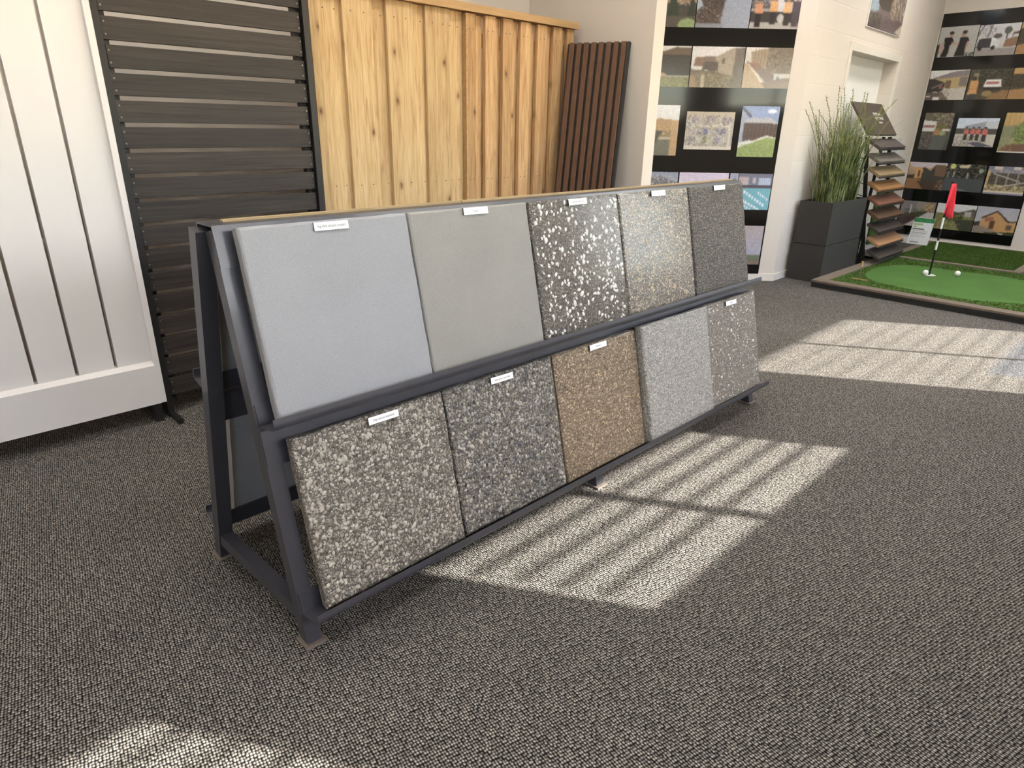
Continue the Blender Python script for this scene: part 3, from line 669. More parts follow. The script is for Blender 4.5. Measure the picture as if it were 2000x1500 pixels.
PH = {
 'cypress': [('g', (186, 142, 96), (120, 96, 70)), ('r', 0, .45, 1, 1, (84, 78, 66)), ('t', 0, .1, 1, .5, (222, 190, 150), .25), ('p', [(.15, .02), (.26, .75), (.04, .75)], (58, 68, 54)), ('p', [(.56, 0), (.68, .8), (.42, .8)], (62, 74, 54)), ('p', [(.92, .1), (1, .8), (.82, .8)], (64, 70, 52)), ('r', 0, .75, 1, 1, (98, 88, 74)), ('e', .85, .95, .18, .16, (150, 176, 106))],
 'mulch': [('g', (98, 82, 72), (104, 86, 74)), ('t', 0, 0, 1, 1, (70, 58, 52), .3), ('t', 0, 0, .6, .95, (190, 170, 150), .06), ('p', [(0, .2), (.12, .5), (0, .62)], (170, 186, 200)), ('t', .03, .1, .25, .35, (60, 84, 50), .5), ('p', [(.55, 0), (1, 0), (1, 1), (.45, 1)], (152, 160, 178)), ('r', 0, .9, .5, 1, (140, 142, 152))],
 'crew': [('g', (196, 184, 180), (140, 128, 120)), ('r', 0, .15, .55, .55, (96, 92, 92)), ('t', 0, .15, .55, .5, (170, 160, 158), .3), ('p', [(.55, .1), (.98, .05), (.98, .75), (.5, .75)], (206, 204, 208)), ('r', .65, .05, .85, .4, (98, 92, 92)), ('r', 0, .6, 1, .85, (70, 64, 62)), ('r', 0, .84, 1, 1, (176, 166, 156)), ('e', .62, .76, .07, .1, (190, 182, 176))] + person(.16, .66, .7, (230, 140, 92), (52, 46, 46)) + person(.46, .6, .7, (240, 164, 92), (60, 54, 52)) + person(.74, .62, .7, (240, 170, 100), (66, 58, 54)) + person(.92, .62, .75, (92, 76, 86), (84, 72, 78)),
 'dark_fence_lawn': [('g', (222, 220, 220), (210, 200, 180)), ('p', [(.1, .12), (.5, .12), (.7, .03), (1, .05), (1, .35), (.08, .35)], (120, 100, 78)), ('p', [(0, .2), (1, .22), (1, .72), (.35, .72), (.1, .55), (0, .55)], (78, 74, 70)), ('r', 0, .3, .2, .5, (66, 84, 70)), ('p', [(0, .5), (.25, .52), (0, .62)], (190, 160, 100)), ('p', [(0, .62), (.5, .66), (.6, .75), (0, .75)], (190, 158, 122)), ('r', 0, .75, 1, 1, (150, 146, 88)), ('t', 0, .75, 1, 1, (110, 116, 66), .35)],
 'grey_house': [('g', (226, 222, 222), (214, 206, 196)), ('p', [(.08, .27), (.25, .27), (.25, .48), (.05, .48)], (150, 116, 96)), ('p', [(.25, .25), (.5, .25), (.6, .5), (.22, .5)], (140, 118, 104)), ('p', [(.45, .26), (.75, .04), (.85, .02), (1, .02), (1, .72), (.85, .72), (.52, .62)], (176, 158, 134)), ('p', [(.82, .05), (1, .02), (1, .75), (.8, .7)], (124, 112, 100)), ('p', [(.25, .38), (.52, .38), (.52, .6), (.22, .56)], (106, 96, 88)), ('r', .58, .28, .63, .42, (120, 106, 96)), ('p', [(0, .55), (.5, .6), (.85, .72), (1, .74), (1, 1), (0, 1)], (128, 116, 96)), ('t', .1, .62, .8, 1, (168, 160, 110), .3), ('r', .22, .68, .28, 1, (196, 178, 146)), ('p', [(0, .7), (.08, .7), (.15, 1), (0, 1)], (176, 138, 104))],
 'retaining': [('g', (222, 214, 204), (190, 176, 158)), ('p', [(.12, .12), (.5, .02), (.5, .6), (.15, .4)], (172, 146, 112)), ('x', .2, .05, .5, .5, (140, 116, 88), 4), ('r', .47, .0, .72, .62, (152, 134, 110)), ('t', .47, 0, .72, .62, (108, 94, 78), .4), ('r', .7, 0, 1, .62, (140, 122, 100)), ('t', .7, 0, 1, .62, (116, 100, 84), .3), ('p', [(.05, .35), (.3, .42), (.75, .72), (1, .75), (1, .9), (.5, .85)], (140, 118, 106)), ('t', .05, .36, .35, .55, (176, 96, 66), .4), ('p', [(0, .4), (.08, .4), (.5, 1), (0, 1)], (192, 160, 122)), ('p', [(.08, .4), (.1, .4), (.56, 1), (.5, 1)], (226, 206, 180)), ('p', [(.4, .85), (1, .82), (1, 1), (.5, 1)], (150, 128, 108)), ('r', .66, .66, .72, .78, (190, 206, 214)), ('r', .78, .66, .83, .76, (186, 200, 208))],
 'sunset_fence': [('g', (226, 226, 230), (220, 206, 190)), ('p', [(.1, .05), (.28, .03), (.35, .3), (.05, .35)], (112, 78, 72)), ('p', [(0, .35), (.5, .26), (1, .3), (1, .55), (0, .55)], (196, 148, 92)), ('r', 0, .5, 1, .66, (138, 118, 76)), ('t', 0, .4, 1, .6, (214, 170, 110), .3), ('r', 0, .62, 1, .68, (206, 176, 148)), ('r', 0, .68, 1, 1, (122, 120, 98)), ('p', [(.4, .5), (.6, .5), (.3, 1), (.1, 1)], (98, 92, 78)), ('r', .82, .3, 1, 1, (206, 160, 106))],
 'aerial': [('g', (190, 172, 148), (180, 166, 150)), ('r', 0, 0, 1, .1, (196, 176, 146))] + [('r', .12 + i * .105, .14, .19 + i * .105, .3, (150 + (i % 3) * 16, 138 + (i % 3) * 16, 140 + (i % 2) * 22)) for i in range(8)] + [('r', .0, .34, 1, .4, (206, 196, 176)), ('e', .06, .32, .09, .09, (188, 180, 176))] + [('r', .14 + i * .12, .44, .23 + i * .12, .6, (176 - (i % 3) * 26, 168 - (i % 3) * 24, 172 - (i % 2) * 22)) for i in range(6)] + [('r', .1 + i * .13, .66, .2 + i * .13, .85, (150 + (i % 2) * 40, 142 + (i % 2) * 40, 146 + (i % 3) * 16)) for i in range(6)] + [('r', .38, .66, .46, .88, (142, 142, 96)), ('t', 0, .1, 1, .9, (96, 88, 84), .12), ('t', 0, .1, 1, .9, (226, 218, 214), .1), ('r', .9, .3, .95, .95, (204, 198, 190)), ('r', 0, .9, 1, 1, (214, 200, 182))],
 'lawn_corner': [('g', (128, 148, 206), (186, 200, 232)), ('e', .8, .1, .12, .04, (230, 234, 244)), ('p', [(0, 0), (.35, .2), (.1, .22), (.1, .7), (0, .7)], (160, 168, 190)), ('p', [(0, .0), (.3, .2), (.25, .24), (0, .06)], (92, 98, 128)), ('p', [(.1, .26), (.4, .22), (.5, .25), (.75, .22), (1, .32), (1, .4), (.1, .34)], (186, 182, 188)), ('p', [(.1, .32), (1, .34), (1, .62), (.75, .6), (.3, .72), (.1, .7)], (108, 86, 76)), ('x', .1, .32, 1, .62, (90, 70, 62), 5), ('p', [(0, .76), (.45, .66), (.75, .58), (1, .62), (1, 1), (0, 1)], (158, 178, 92)), ('p', [(0, .78), (.74, .57), (1, .61), (1, .63), (.74, .6), (0, .82)], (232, 228, 216)), ('p', [(0, .72), (.3, .66), (.4, .68), (0, .78)], (220, 218, 214)), ('t', 0, .75, 1, 1, (136, 156, 76), .25)],
 'roofs': [('g', (150, 160, 186), (190, 176, 170)), ('p', [(.1, .3), (.6, .1), (1, .3), (1, .6), (.1, .6)], (120, 116, 122)), ('r', .3, .4, .9, 1, (176, 160, 142)), ('t', 0, .1, 1, .6, (216, 214, 220), .15)],
 'pink_sky': [('g', (214, 194, 226), (226, 206, 210)), ('r', 0, .5, 1, 1, (150, 130, 124))],
 'teal_site': [('g', (120, 116, 140), (100, 180, 200)), ('r', 0, .1, .3, .32, (196, 170, 168)), ('r', .36, .05, .56, .3, (120, 122, 150)), ('r', .42, .12, .52, .26, (196, 180, 178)), ('r', .6, .12, .95, .32, (160, 176, 208)), ('x', .6, .14, .95, .3, (216, 226, 240), 4), ('r', 0, .32, 1, .4, (92, 78, 92)), ('r', 0, .4, 1, 1, (104, 188, 206))] + [('r', .2 + i * .085, .47 + i * .05, .25 + i * .085, .55 + i * .05, (232, 236, 244)) for i in range(8)] + [('r', .62 + i * .07, .5 + i * .04, .66 + i * .07, .57 + i * .04, (220, 226, 240)) for i in range(5)] + [('p', [(.05, .72), (.08, .7), (.75, .98), (.7, .99)], (228, 226, 236))] + [('r', .02 + i * .09, .62 + i * .045, .07 + i * .09, .69 + i * .045, (230, 234, 244)) for i in range(8)] + [('r', .1 + i * .08, .8 + i * .035, .14 + i * .08, .87 + i * .035, (224, 230, 242)) for i in range(5)],
 'dusk_sky': [('g', (178, 158, 156), (150, 160, 196)), ('r', .1, .08, .85, .55, (190, 172, 178)), ('g', (186, 164, 160), (156, 166, 204)), ('r', 0, .75, 1, .9, (112, 122, 86)), ('r', 0, .9, 1, 1, (140, 112, 98))],
 'bucket': [('g', (150, 176, 204), (120, 104, 92)), ('p', [(.35, 0), (1, 0), (1, .18), (.6, .1)], (112, 130, 186)), ('p', [(0, .2), (.4, .12), (.4, .5), (0, .6)], (156, 176, 188)), ('e', .42, .28, .2, .18, (70, 56, 46)), ('p', [(.24, .42), (.82, .5), (.72, .98), (.36, .98)], (118, 92, 92)), ('e', .66, .3, .13, .26, (140, 108, 84)), ('e', .66, .32, .09, .2, (116, 88, 68)), ('t', .6, .05, 1, .6, (190, 170, 146), .3), ('t', 0, .6, .35, 1, (86, 70, 64), .5), ('p', [(.75, .9), (1, .6), (1, 1), (.75, 1)], (196, 170, 138))],
 'handshake': [('g', (186, 182, 176), (170, 166, 160)), ('x', 0, 0, 1, 1, (178, 174, 168), 14), ('e', .33, .27, .055, .09, (190, 140, 114)), ('e', .32, .21, .06, .05, (44, 34, 30)), ('p', [(.16, .34), (.36, .36), (.42, .52), (.34, .62), (.32, .98), (.14, .98), (.2, .7)], (26, 24, 26)), ('p', [(.12, .5), (.18, .5), (.14, .9), (.08, .88)], (196, 146, 118)), ('p', [(.36, .5), (.56, .55), (.56, .6), (.36, .58)], (196, 146, 118)), ('e', .64, .28, .055, .09, (186, 134, 108)), ('e', .66, .21, .06, .06, (46, 34, 30)), ('p', [(.56, .38), (.76, .38), (.82, .5), (.76, .9), (.78, .98), (.5, .98), (.56, .6)], (24, 22, 24)), ('p', [(.76, .5), (.82, .5), (.8, .86), (.75, .84)], (196, 146, 118)), ('t', .78, .86, 1, 1, (48, 66, 50), .6), ('p', [(0, .6), (.06, .55), (.06, 1), (0, 1)], (40, 38, 36))],
 'truck': [('g', (206, 206, 212), (196, 190, 186)), ('p', [(.05, .45), (.35, .42), (.4, .75), (.02, .75)], (58, 56, 58)), ('p', [(.38, .4), (.5, .36), (.52, .72), (.36, .72)], (236, 236, 238)), ('r', .4, .5, .56, .72, (210, 210, 214)), ('e', .5, .38, .1, .08, (90, 84, 84)), ('p', [(.7, .5), (1, .42), (1, .72), (.68, .75)], (150, 104, 70)), ('r', 0, .76, 1, 1, (150, 140, 136)), ('e', .12, .75, .05, .07, (40, 38, 40)), ('e', .44, .74, .05, .07, (40, 38, 40)), ('t', .0, .0, .45, .42, (66, 56, 56), .12), ('p', [(.1, 0), (.13, 0), (.0, .4), (-.02, .4)], (70, 58, 56)), ('p', [(.3, 0), (.32, 0), (.26, .42), (.24, .42)], (70, 58, 56)), ('e', .72, .22, .09, .12, (86, 92, 80)), ('r', .7, .3, .73, .48, (70, 64, 60)), ('p', [(.85, .3), (1, .26), (1, .34), (.87, .36), (.87, .48), (.85, .48)], (96, 66, 60))],
 'driveway': [('g', (222, 218, 216), (200, 190, 176)), ('p', [(.12, .25), (.6, .06), (1, .02), (1, .22), (.12, .34)], (132, 118, 124)), ('p', [(.15, .3), (1, .2), (1, .6), (.5, .62), (.15, .5)], (190, 158, 96)), ('r', .78, .24, .98, .55, (128, 112, 104)), ('r', .45, .35, .58, .6, (120, 86, 60)), ('p', [(0, .28), (.12, .28), (.45, .42), (.4, .7), (0, .75)], (58, 50, 50)), ('p', [(.1, .58), (.42, .4), (.44, .44), (.12, .62)], (120, 104, 100)), ('r', .3, .5, .38, .6, (160, 70, 74)), ('p', [(.5, .64), (1, .58), (1, 1), (.6, 1), (.35, .8)], (190, 178, 166)), ('p', [(0, .75), (.4, .72), (.6, 1), (0, 1)], (98, 82, 74)), ('r', 0, .84, .12, .9, (206, 200, 198)), ('r', .2, .9, .36, 1, (210, 204, 200)), ('t', .35, .6, .6, 1, (140, 116, 82), .3)],
 'vest': [('g', (62, 58, 42), (84, 68, 44)), ('t', 0, 0, 1, .5, (104, 100, 66), .25), ('t', .2, .0, 1, .6, (34, 34, 28), .4), ('r', .1, .12, .22, .36, (140, 126, 86)), ('e', .14, .3, .045, .07, (60, 44, 36)), ('p', [(.05, .38), (.24, .38), (.26, .8), (.04, .82)], (224, 148, 74)), ('r', .05, .62, .25, .66, (196, 120, 56)), ('r', .06, .82, .24, 1, (54, 56, 62)), ('p', [(.42, .34), (.76, .34), (.8, .58), (.38, .58)], (226, 222, 216)), ('r', .44, .42, .74, .5, (178, 90, 92)), ('r', .4, .58, .78, .7, (48, 44, 40)), ('e', .5, .8, .12, .1, (150, 122, 70)), ('e', .86, .82, .1, .12, (158, 126, 70)), ('p', [(.6, .8), (1, .68), (1, 1), (.5, 1)], (150, 104, 52))],
 'wood_yard': [('g', (206, 150, 76), (160, 108, 58)), ('r', 0, .2, .4, .7, (84, 68, 44)), ('t', 0, .2, .6, .6, (50, 46, 36), .4), ('p', [(0, .7), (1, .55), (1, 1), (0, 1)], (176, 120, 62))],
 'ute_garden': [('g', (108, 96, 74), (70, 66, 60)), ('t', .25, 0, 1, .35, (190, 164, 126), .35), ('t', .2, 0, 1, .4, (58, 54, 40), .3), ('p', [(0, .2), (.45, .24), (.45, .5), (0, .5)], (206, 202, 198)), ('r', .02, .34, .42, .4, (160, 90, 90)), ('e', .62, .4, .16, .12, (98, 94, 40)), ('e', .55, .52, .14, .08, (176, 110, 60)), ('e', .72, .54, .1, .07, (136, 160, 110)), ('t', .4, .3, .9, .6, (178, 150, 60), .2), ('r', 0, .52, .4, 1, (74, 66, 62)), ('t', 0, .55, .45, .95, (150, 128, 108), .15), ('p', [(.42, .62), (.9, .62), (.85, 1), (.4, 1)], (84, 88, 78)), ('r', .7, .44, .95, .48, (210, 206, 200))],
 'four_crew': [('g', (188, 204, 232), (210, 214, 226)), ('p', [(.2, .28), (.7, .12), (1, .1), (1, .34), (.2, .4)], (150, 154, 168)), ('r', 0, .36, 1, .62, (78, 72, 72)), ('r', .7, .12, 1, .34, (190, 192, 204)), ('r', 0, .56, 1, 1, (196, 184, 168)), ('t', 0, .62, .8, 1, (120, 108, 100), .35), ('p', [(.35, .85), (.6, .82), (1, .98), (.6, 1)], (86, 86, 104))] + person(.27, .56, .48, (228, 92, 78), (60, 54, 50)) + person(.43, .56, .48, (228, 92, 78), (70, 60, 54)) + person(.56, .56, .5, (228, 92, 78), (60, 54, 50)) + person(.72, .58, .54, (228, 92, 78), (60, 54, 56)),
 'fence_bed': [('g', (206, 160, 82), (190, 140, 72)), ('x', 0, 0, 1, .35, (184, 136, 66), 6), ('p', [(0, .34), (.4, .34), (.36, .9), (0, .9)], (136, 136, 96)), ('e', .58, .5, .22, .28, (116, 136, 56)), ('t', .3, .3, .9, .8, (150, 170, 84), .35), ('t', .3, .3, .9, .8, (70, 86, 36), .25), ('p', [(.2, .8), (1, .75), (1, 1), (0, 1)], (122, 80, 58)), ('r', .8, .7, 1, .9, (190, 156, 140)), ('t', 0, .6, .4, 1, (170, 156, 80), .2), ('r', 0, .96, 1, 1, (226, 222, 216))],
 'sunset_house': [('g', (214, 166, 116), (120, 76, 42)), ('p', [(0, 0), (1, 0), (1, .12), (.5, .2), (.1, .2)], (190, 170, 180)), ('p', [(.35, .25), (.42, .18), (.6, .3), (.7, .08), (1, .1), (1, .8), (.3, .7), (.3, .5)], (62, 58, 48)), ('p', [(.2, .58), (.22, .3), (.3, .16), (.4, .26), (.38, .6)], (222, 146, 66)), ('r', .28, .3, .34, .54, (86, 48, 30)), ('p', [(0, .5), (.2, .46), (.2, .62), (0, .62)], (58, 44, 34)), ('p', [(0, .62), (.35, .6), (.6, 1), (0, 1)], (150, 96, 48)), ('p', [(.7, .1), (1, .12), (1, .5), (.72, .48)], (120, 82, 50)), ('p', [(.3, .7), (1, .65), (.95, 1), (.5, 1)], (76, 54, 40)), ('t', .8, .6, 1, 1, (170, 130, 90), .2)],
 'digger_trees': [('g', (54, 54, 44), (58, 60, 60)), ('t', 0, 0, 1, .5, (150, 130, 96), .22), ('t', 0, 0, 1, .5, (26, 26, 22), .35), ('e', .16, .1, .07, .1, (206, 206, 96)), ('e', .88, .22, .06, .08, (130, 160, 120)), ('p', [(.3, .06), (.6, .02), (.55, .14), (.34, .16)], (206, 184, 140)), ('r', .06, .3, .09, .5, (190, 186, 170)), ('r', .2, .28, .23, .5, (176, 170, 156)), ('r', .55, .3, .59, .52, (170, 160, 140)), ('r', 0, .52, 1, 1, (72, 78, 78)), ('p', [(.3, .88), (.6, .95), (.3, .94)], (150, 146, 140))],
 'timber_frames': [('g', (118, 118, 150), (110, 88, 56)), ('r', .15, .0, .35, .12, (206, 184, 166)), ('r', .62, .0, .8, .1, (206, 184, 166)), ('t', 0, .1, 1, .3, (176, 156, 150), .4), ('r', .05, .25, 1, .8, (70, 64, 54)), ('t', .05, .25, 1, .8, (98, 92, 62), .3), ('p', [(.0, .2), (.08, .2), (.06, .8), (0, .8)], (206, 164, 96)), ('p', [(.15, .24), (.85, .5), (.85, .54), (.15, .28)], (176, 162, 150)), ('p', [(.35, .7), (1, .5), (1, .54), (.35, .75)], (190, 172, 150)), ('r', .25, .3, .28, .8, (150, 140, 136)), ('r', .5, .15, .53, .85, (150, 140, 136)), ('r', .75, .2, .78, .8, (150, 140, 136)), ('t', 0, .65, 1, .9, (216, 180, 112), .5), ('r', 0, .88, 1, .95, (216, 196, 160)), ('r', 0, .94, 1, 1, (116, 116, 150))],
 'garden_path': [('g', (130, 120, 120), (120, 104, 92)), ('r', 0, 0, .45, .5, (126, 114, 112)), ('r', .45, 0, .7, .4, (146, 132, 112)), ('e', .82, .22, .14, .18, (196, 158, 94)), ('t', .7, .05, 1, .4, (120, 84, 50), .4), ('p', [(0, .55), (.5, .42), (.8, .36), (.75, .55), (.2, .95), (0, .98)], (76, 54, 44)), ('t', .1, .3, .7, .6, (70, 92, 48), .4), ('p', [(.8, .4), (1, .42), (1, 1), (.2, 1), (.3, .9)], (190, 176, 168)), ('r', .28, .15, .31, .5, (206, 196, 188))],
 'lawn_path': [('g', (212, 208, 206), (200, 194, 190)), ('p', [(.3, .28), (.6, .3), (.95, .14), (1, .2), (1, .5), (.3, .45)], (98, 84, 74)), ('r', .74, .26, .9, .45, (180, 168, 158)), ('p', [(0, .36), (.4, .4), (1, .5), (1, 1), (0, 1)], (122, 120, 54)), ('e', .5, .52, .24, .16, (66, 74, 32)), ('t', 0, .4, 1, 1, (160, 152, 76), .25), ('p', [(.5, .6), (1, .55), (1, 1), (.7, 1)], (70, 72, 50)), ('p', [(.1, .7), (.2, 1), (.12, 1)], (180, 130, 100)), ('t', .3, .7, .8, .95, (206, 200, 150), .06)],
 'orange_house': [('g', (170, 166, 178), (196, 184, 182)), ('p', [(.18, .42), (.5, .14), (.8, .5), (1, .48), (1, 1), (.15, .9)], (216, 148, 74)), ('p', [(.14, .42), (.5, .12), (.82, .48), (1, .46), (1, .5), (.8, .54), (.5, .18), (.18, .46)], (84, 62, 50)), ('r', .38, .5, .5, .8, (110, 64, 36)), ('r', .78, .6, .92, .8, (150, 96, 54)), ('r', .8, .63, .9, .77, (96, 84, 74)), ('p', [(.25, .4), (.45, .36), (.45, .52), (.25, .55)], (180, 100, 64)), ('p', [(0, .7), (.2, .72), (.6, .9), (.6, 1), (0, 1)], (150, 126, 106)), ('p', [(.3, .95), (1, .86), (1, 1), (.3, 1)], (62, 64, 36)), ('p', [(0, .6), (.15, .55), (.15, .72), (0, .74)], (66, 58, 46)), ('e', .7, .95, .06, .025, (226, 216, 190))],
}
def sp(u, z, out=0.0): return SP + SU * u + SN * out + Vector((0, 0, z))
sb = thing('photo_board', sp(.75, 0, .01), 'glossy black board of photo rows on the angled white wall behind the stand', 'photo board')
bm = nb(); prism(bm, [sp(.137, .062, .001), sp(1.34, .062, .001), sp(1.34, .062, .009), sp(.137, .062, .009)], (0, 0, 2.4)); obj('backing', bm, M['black_gloss'], sb)
def sph(u0, u1, z0, z1, key, lab, seed, w=60, h=46): photo(sb, sp(u1, z1, .009), sp(u0, z1, .009) - sp(u1, z1, .009), (0, 0, z0 - z1), PH[key], lab, seed, w, h)
sph(.140, .512, 1.972, 2.27, 'crew', 'photo of a crew in orange vests beside vehicles', 1)
sph(.518, .930, 1.972, 2.27, 'mulch', 'photo of a mulched bed beside grey paving', 2)
sph(.937, 1.33, 1.972, 2.27, 'cypress', 'photo of young cypress trees by a fence', 3)
sph(.140, .508, 1.552, 1.842, 'retaining', 'photo of a stone and paling retaining wall', 4)
sph(.516, .928, 1.550, 1.842, 'grey_house', 'photo of a grey house beside a lawn', 5)
sph(.937, 1.33, 1.550, 1.842, 'dark_fence_lawn', 'photo of a dark fence and lawn', 6)
sph(.172, .474, 1.034, 1.420, 'lawn_corner', 'photo of a bright green lawn under blue sky', 7, 48, 58)
sph(.528, .918, 1.084, 1.372, 'aerial', 'aerial photo of a housing estate', 8, 72, 52)
sph(.978, 1.30, 1.032, 1.415, 'sunset_fence', 'photo of a low sun over a lawn', 9, 48, 58)
sph(.145, .425, .609, .902, 'teal_site', 'teal picture with white lettering', 10, 66, 60)
sph(.430, .50, .609, .902, 'roofs', 'narrow photo of roofs', 11, 16, 46)
sph(.512, .925, .609, .902, 'pink_sky', 'photo of a house under pink sky', 12)
sph(.937, 1.33, .609, .902, 'roofs', 'photo of roofs', 13)
sph(.125 + .025, .51, .142, .475, 'dusk_sky', 'photo of a pale dusk sky', 14)
rb = thing('photo_board', (XR, 1.95, 0), 'large glossy black board of photo rows on the far right wall behind the putting green', 'photo board')
boxo('backing', XR - .010, XR - .001, 1.345, 2.535, .10, 2.455, M['black_gloss'], rb)
def rph(y0, y1, z0, z1, key, lab, seed, w=60, h=46): photo(rb, (XR - .010, y0, z1), (0, y1 - y0, 0), (0, 0, z0 - z1), PH[key], lab, seed, w, h)
C1, C2, C3 = (2.53, 2.155), (2.147, 1.766), (1.745, 1.36)
rph(2.530, 2.168, 2.026, 2.322, 'handshake', 'photo of two men in black shirts shaking hands', 21); rph(2.160, 1.80, 2.02, 2.315, 'truck', 'photo of a white tip truck', 22); rph(1.792, 1.36, 2.02, 2.315, 'wood_yard', 'photo of a timber yard', 23)
rph(2.530, 2.153, 1.592, 1.893, 'driveway', 'photo of a house with a concrete drive', 24); rph(2.140, 1.757, 1.592, 1.89, 'vest', 'photo of a worker in an orange vest by a white pickup', 25); rph(1.752, 1.36, 1.592, 1.89, 'wood_yard', 'photo of sunlit timber', 26)
rph(2.485, 2.195, 1.066, 1.458, 'ute_garden', 'upright photo of a pickup and shrubs', 27, 46, 60); rph(2.147, 1.762, 1.112, 1.404, 'four_crew', 'photo of four workers in red vests', 28, 70, 52); rph(1.714, 1.40, 1.064, 1.460, 'fence_bed', 'upright photo of a garden bed by a fence', 29, 46, 60)
rph(2.530, 2.143, .63, .927, 'sunset_house', 'photo of a house in orange evening light', 30); rph(2.140, 1.758, .634, .926, 'digger_trees', 'photo of trees over dark water', 31); rph(1.740, 1.372, .629, .92, 'timber_frames', 'photo of timber framing', 32)
rph(2.517, 2.155, .205, .491, 'garden_path', 'photo of a garden path', 33); rph(2.138, 1.750, .206, .492, 'lawn_path', 'photo of a lawn and hedge', 34); rph(1.742, 1.355, .205, .494, 'orange_house', 'photo of an orange lit gabled house', 35)

# single picture on the door wall
pc = thing('wall_picture', dwp(1.54, 2.09, .012), 'single photo of a digger bucket hung above the white doorway', 'picture')
bm = nb(); prism(bm, [dwp(1.08, 2.105, .001), dwp(2.02, 2.105, .001), dwp(2.02, 2.105, .014), dwp(1.08, 2.105, .014)], (0, 0, .78)); obj('mount', bm, M['wpaint'], pc)
photo(pc, dwp(1.085, 2.88, .014), dwp(2.015, 2.88, .014) - dwp(1.085, 2.88, .014), (0, 0, -.77), [('g', (136, 160, 200), (150, 170, 196))] + [(p[0],) + p[1:] for p in []] + [
  ('r', 0, .45, 1, 1, (112, 92, 84)), ('p', [(0, .62), (.38, .6), (.3, .8), (0, .86)], (150, 176, 190)), ('e', .4, .7, .22, .1, (66, 54, 44)), ('p', [(.22, .78), (.84, .8), (.74, 1), (.34, 1)], (116, 92, 92)), ('e', .68, .74, .13, .12, (146, 112, 84)), ('e', .68, .75, .09, .09, (112, 86, 66)), ('t', .6, .6, 1, .85, (190, 170, 146), .3), ('t', 0, .84, .34, 1, (84, 70, 62), .5), ('p', [(.8, .97), (1, .86), (1, 1)], (206, 182, 150))], None, 41, 70, 80)

# ------------------------------------------------------------------ planter with ornamental grass
pt = thing('potted_grass', (6.25, 2.3, 0), 'tall charcoal planter box of wispy ornamental grass beside the white wall', 'potted plant')
PX0, PX1, PY0, PY1 = 5.86, 6.655, 2.156, 2.440
def taper(bm, z0, z1, g0, g1):
    a = [bm.verts.new(p) for p in ((PX0 - g0, PY0 - g0, z0), (PX1 + g0, PY0 - g0, z0), (PX1 + g0, PY1 + min(g0, .005), z0), (PX0 - g0, PY1 + min(g0, .005), z0))]
    b = [bm.verts.new(p) for p in ((PX0 - g1, PY0 - g1, z1), (PX1 + g1, PY0 - g1, z1), (PX1 + g1, PY1 + min(g1, .005), z1), (PX0 - g1, PY1 + min(g1, .005), z1))]
    for i in range(4): bm.faces.new([a[i], a[(i + 1) % 4], b[(i + 1) % 4], b[i]])
    return a, b
bm = nb(); a, b = taper(bm, 0.0, .318, .008, .002); bm.faces.new(a[::-1]); bm.faces.new(b); obj('lower_box', bm, M['planter'], pt)
bm = nb(); a, b = taper(bm, .323, .680, .0, -.002)
bm.faces.new(a[::-1])
c = [bm.verts.new((x, y, .680)) for (x, y) in ((PX0 + .018, PY0 + .018), (PX1 - .018, PY0 + .018), (PX1 - .018, PY1 - .018), (PX0 + .018, PY1 - .018))]
d = [bm.verts.new((v.co.x, v.co.y, .60)) for v in c]
for i in range(4): bm.faces.new([b[i], b[(i + 1) % 4], c[(i + 1) % 4], c[i]]); bm.faces.new([c[i], c[(i + 1) % 4], d[(i + 1) % 4], d[i]])
obj('upper_box', bm, M['planter'], pt)
boxo('soil', PX0 + .019, PX1 - .019, PY0 + .019, PY1 - .019, .58, .635, M['soil'], pt)
bm = nb(); gr_ = random.Random(3)
def blade(bm, p, ang, L, bend, w, seg=6):
    dirv = Vector((math.cos(ang), math.sin(ang), 0)); side = Vector((-dirv.y, dirv.x, 0))
    f = gr_.uniform(-1, 1); side = (side * math.cos(f) + dirv * math.sin(f)).normalized(); prev = None
    for i in range(seg + 1):
        t = i / seg; q = p + dirv * (bend * t * t * L) + Vector((0, 0, L * (t - .25 * bend * t * t)))
        ww = w * (1 - t) ** .7 + .0004; q.y = min(q.y, 2.452)
        cur = (bm.verts.new(q - side * ww), bm.verts.new(q + side * ww))
        if prev: bm.faces.new([prev[0], prev[1], cur[1], cur[0]])
        prev = cur
    return q
for i in range(520):
    x = gr_.uniform(PX0 + .10, PX1 - .12); y = gr_.uniform(PY0 + .05, PY1 - .05)
    if gr_.random() < .06: L, bd = gr_.uniform(.25, .5), gr_.uniform(.3, .7)
    else: L, bd = gr_.uniform(.42, .82), abs(gr_.gauss(0, .17))
    away = math.atan2(y - 2.295, (x - 6.26) * .6) + gr_.gauss(0, .7)
    blade(bm, Vector((x, y, .62)), away, L, min(bd, .5), gr_.uniform(.0024, .0052))
o = obj('grass_blades', bm, M['leaf'], pt, smooth=True); o['kind'] = 'stuff'
bm = nb()
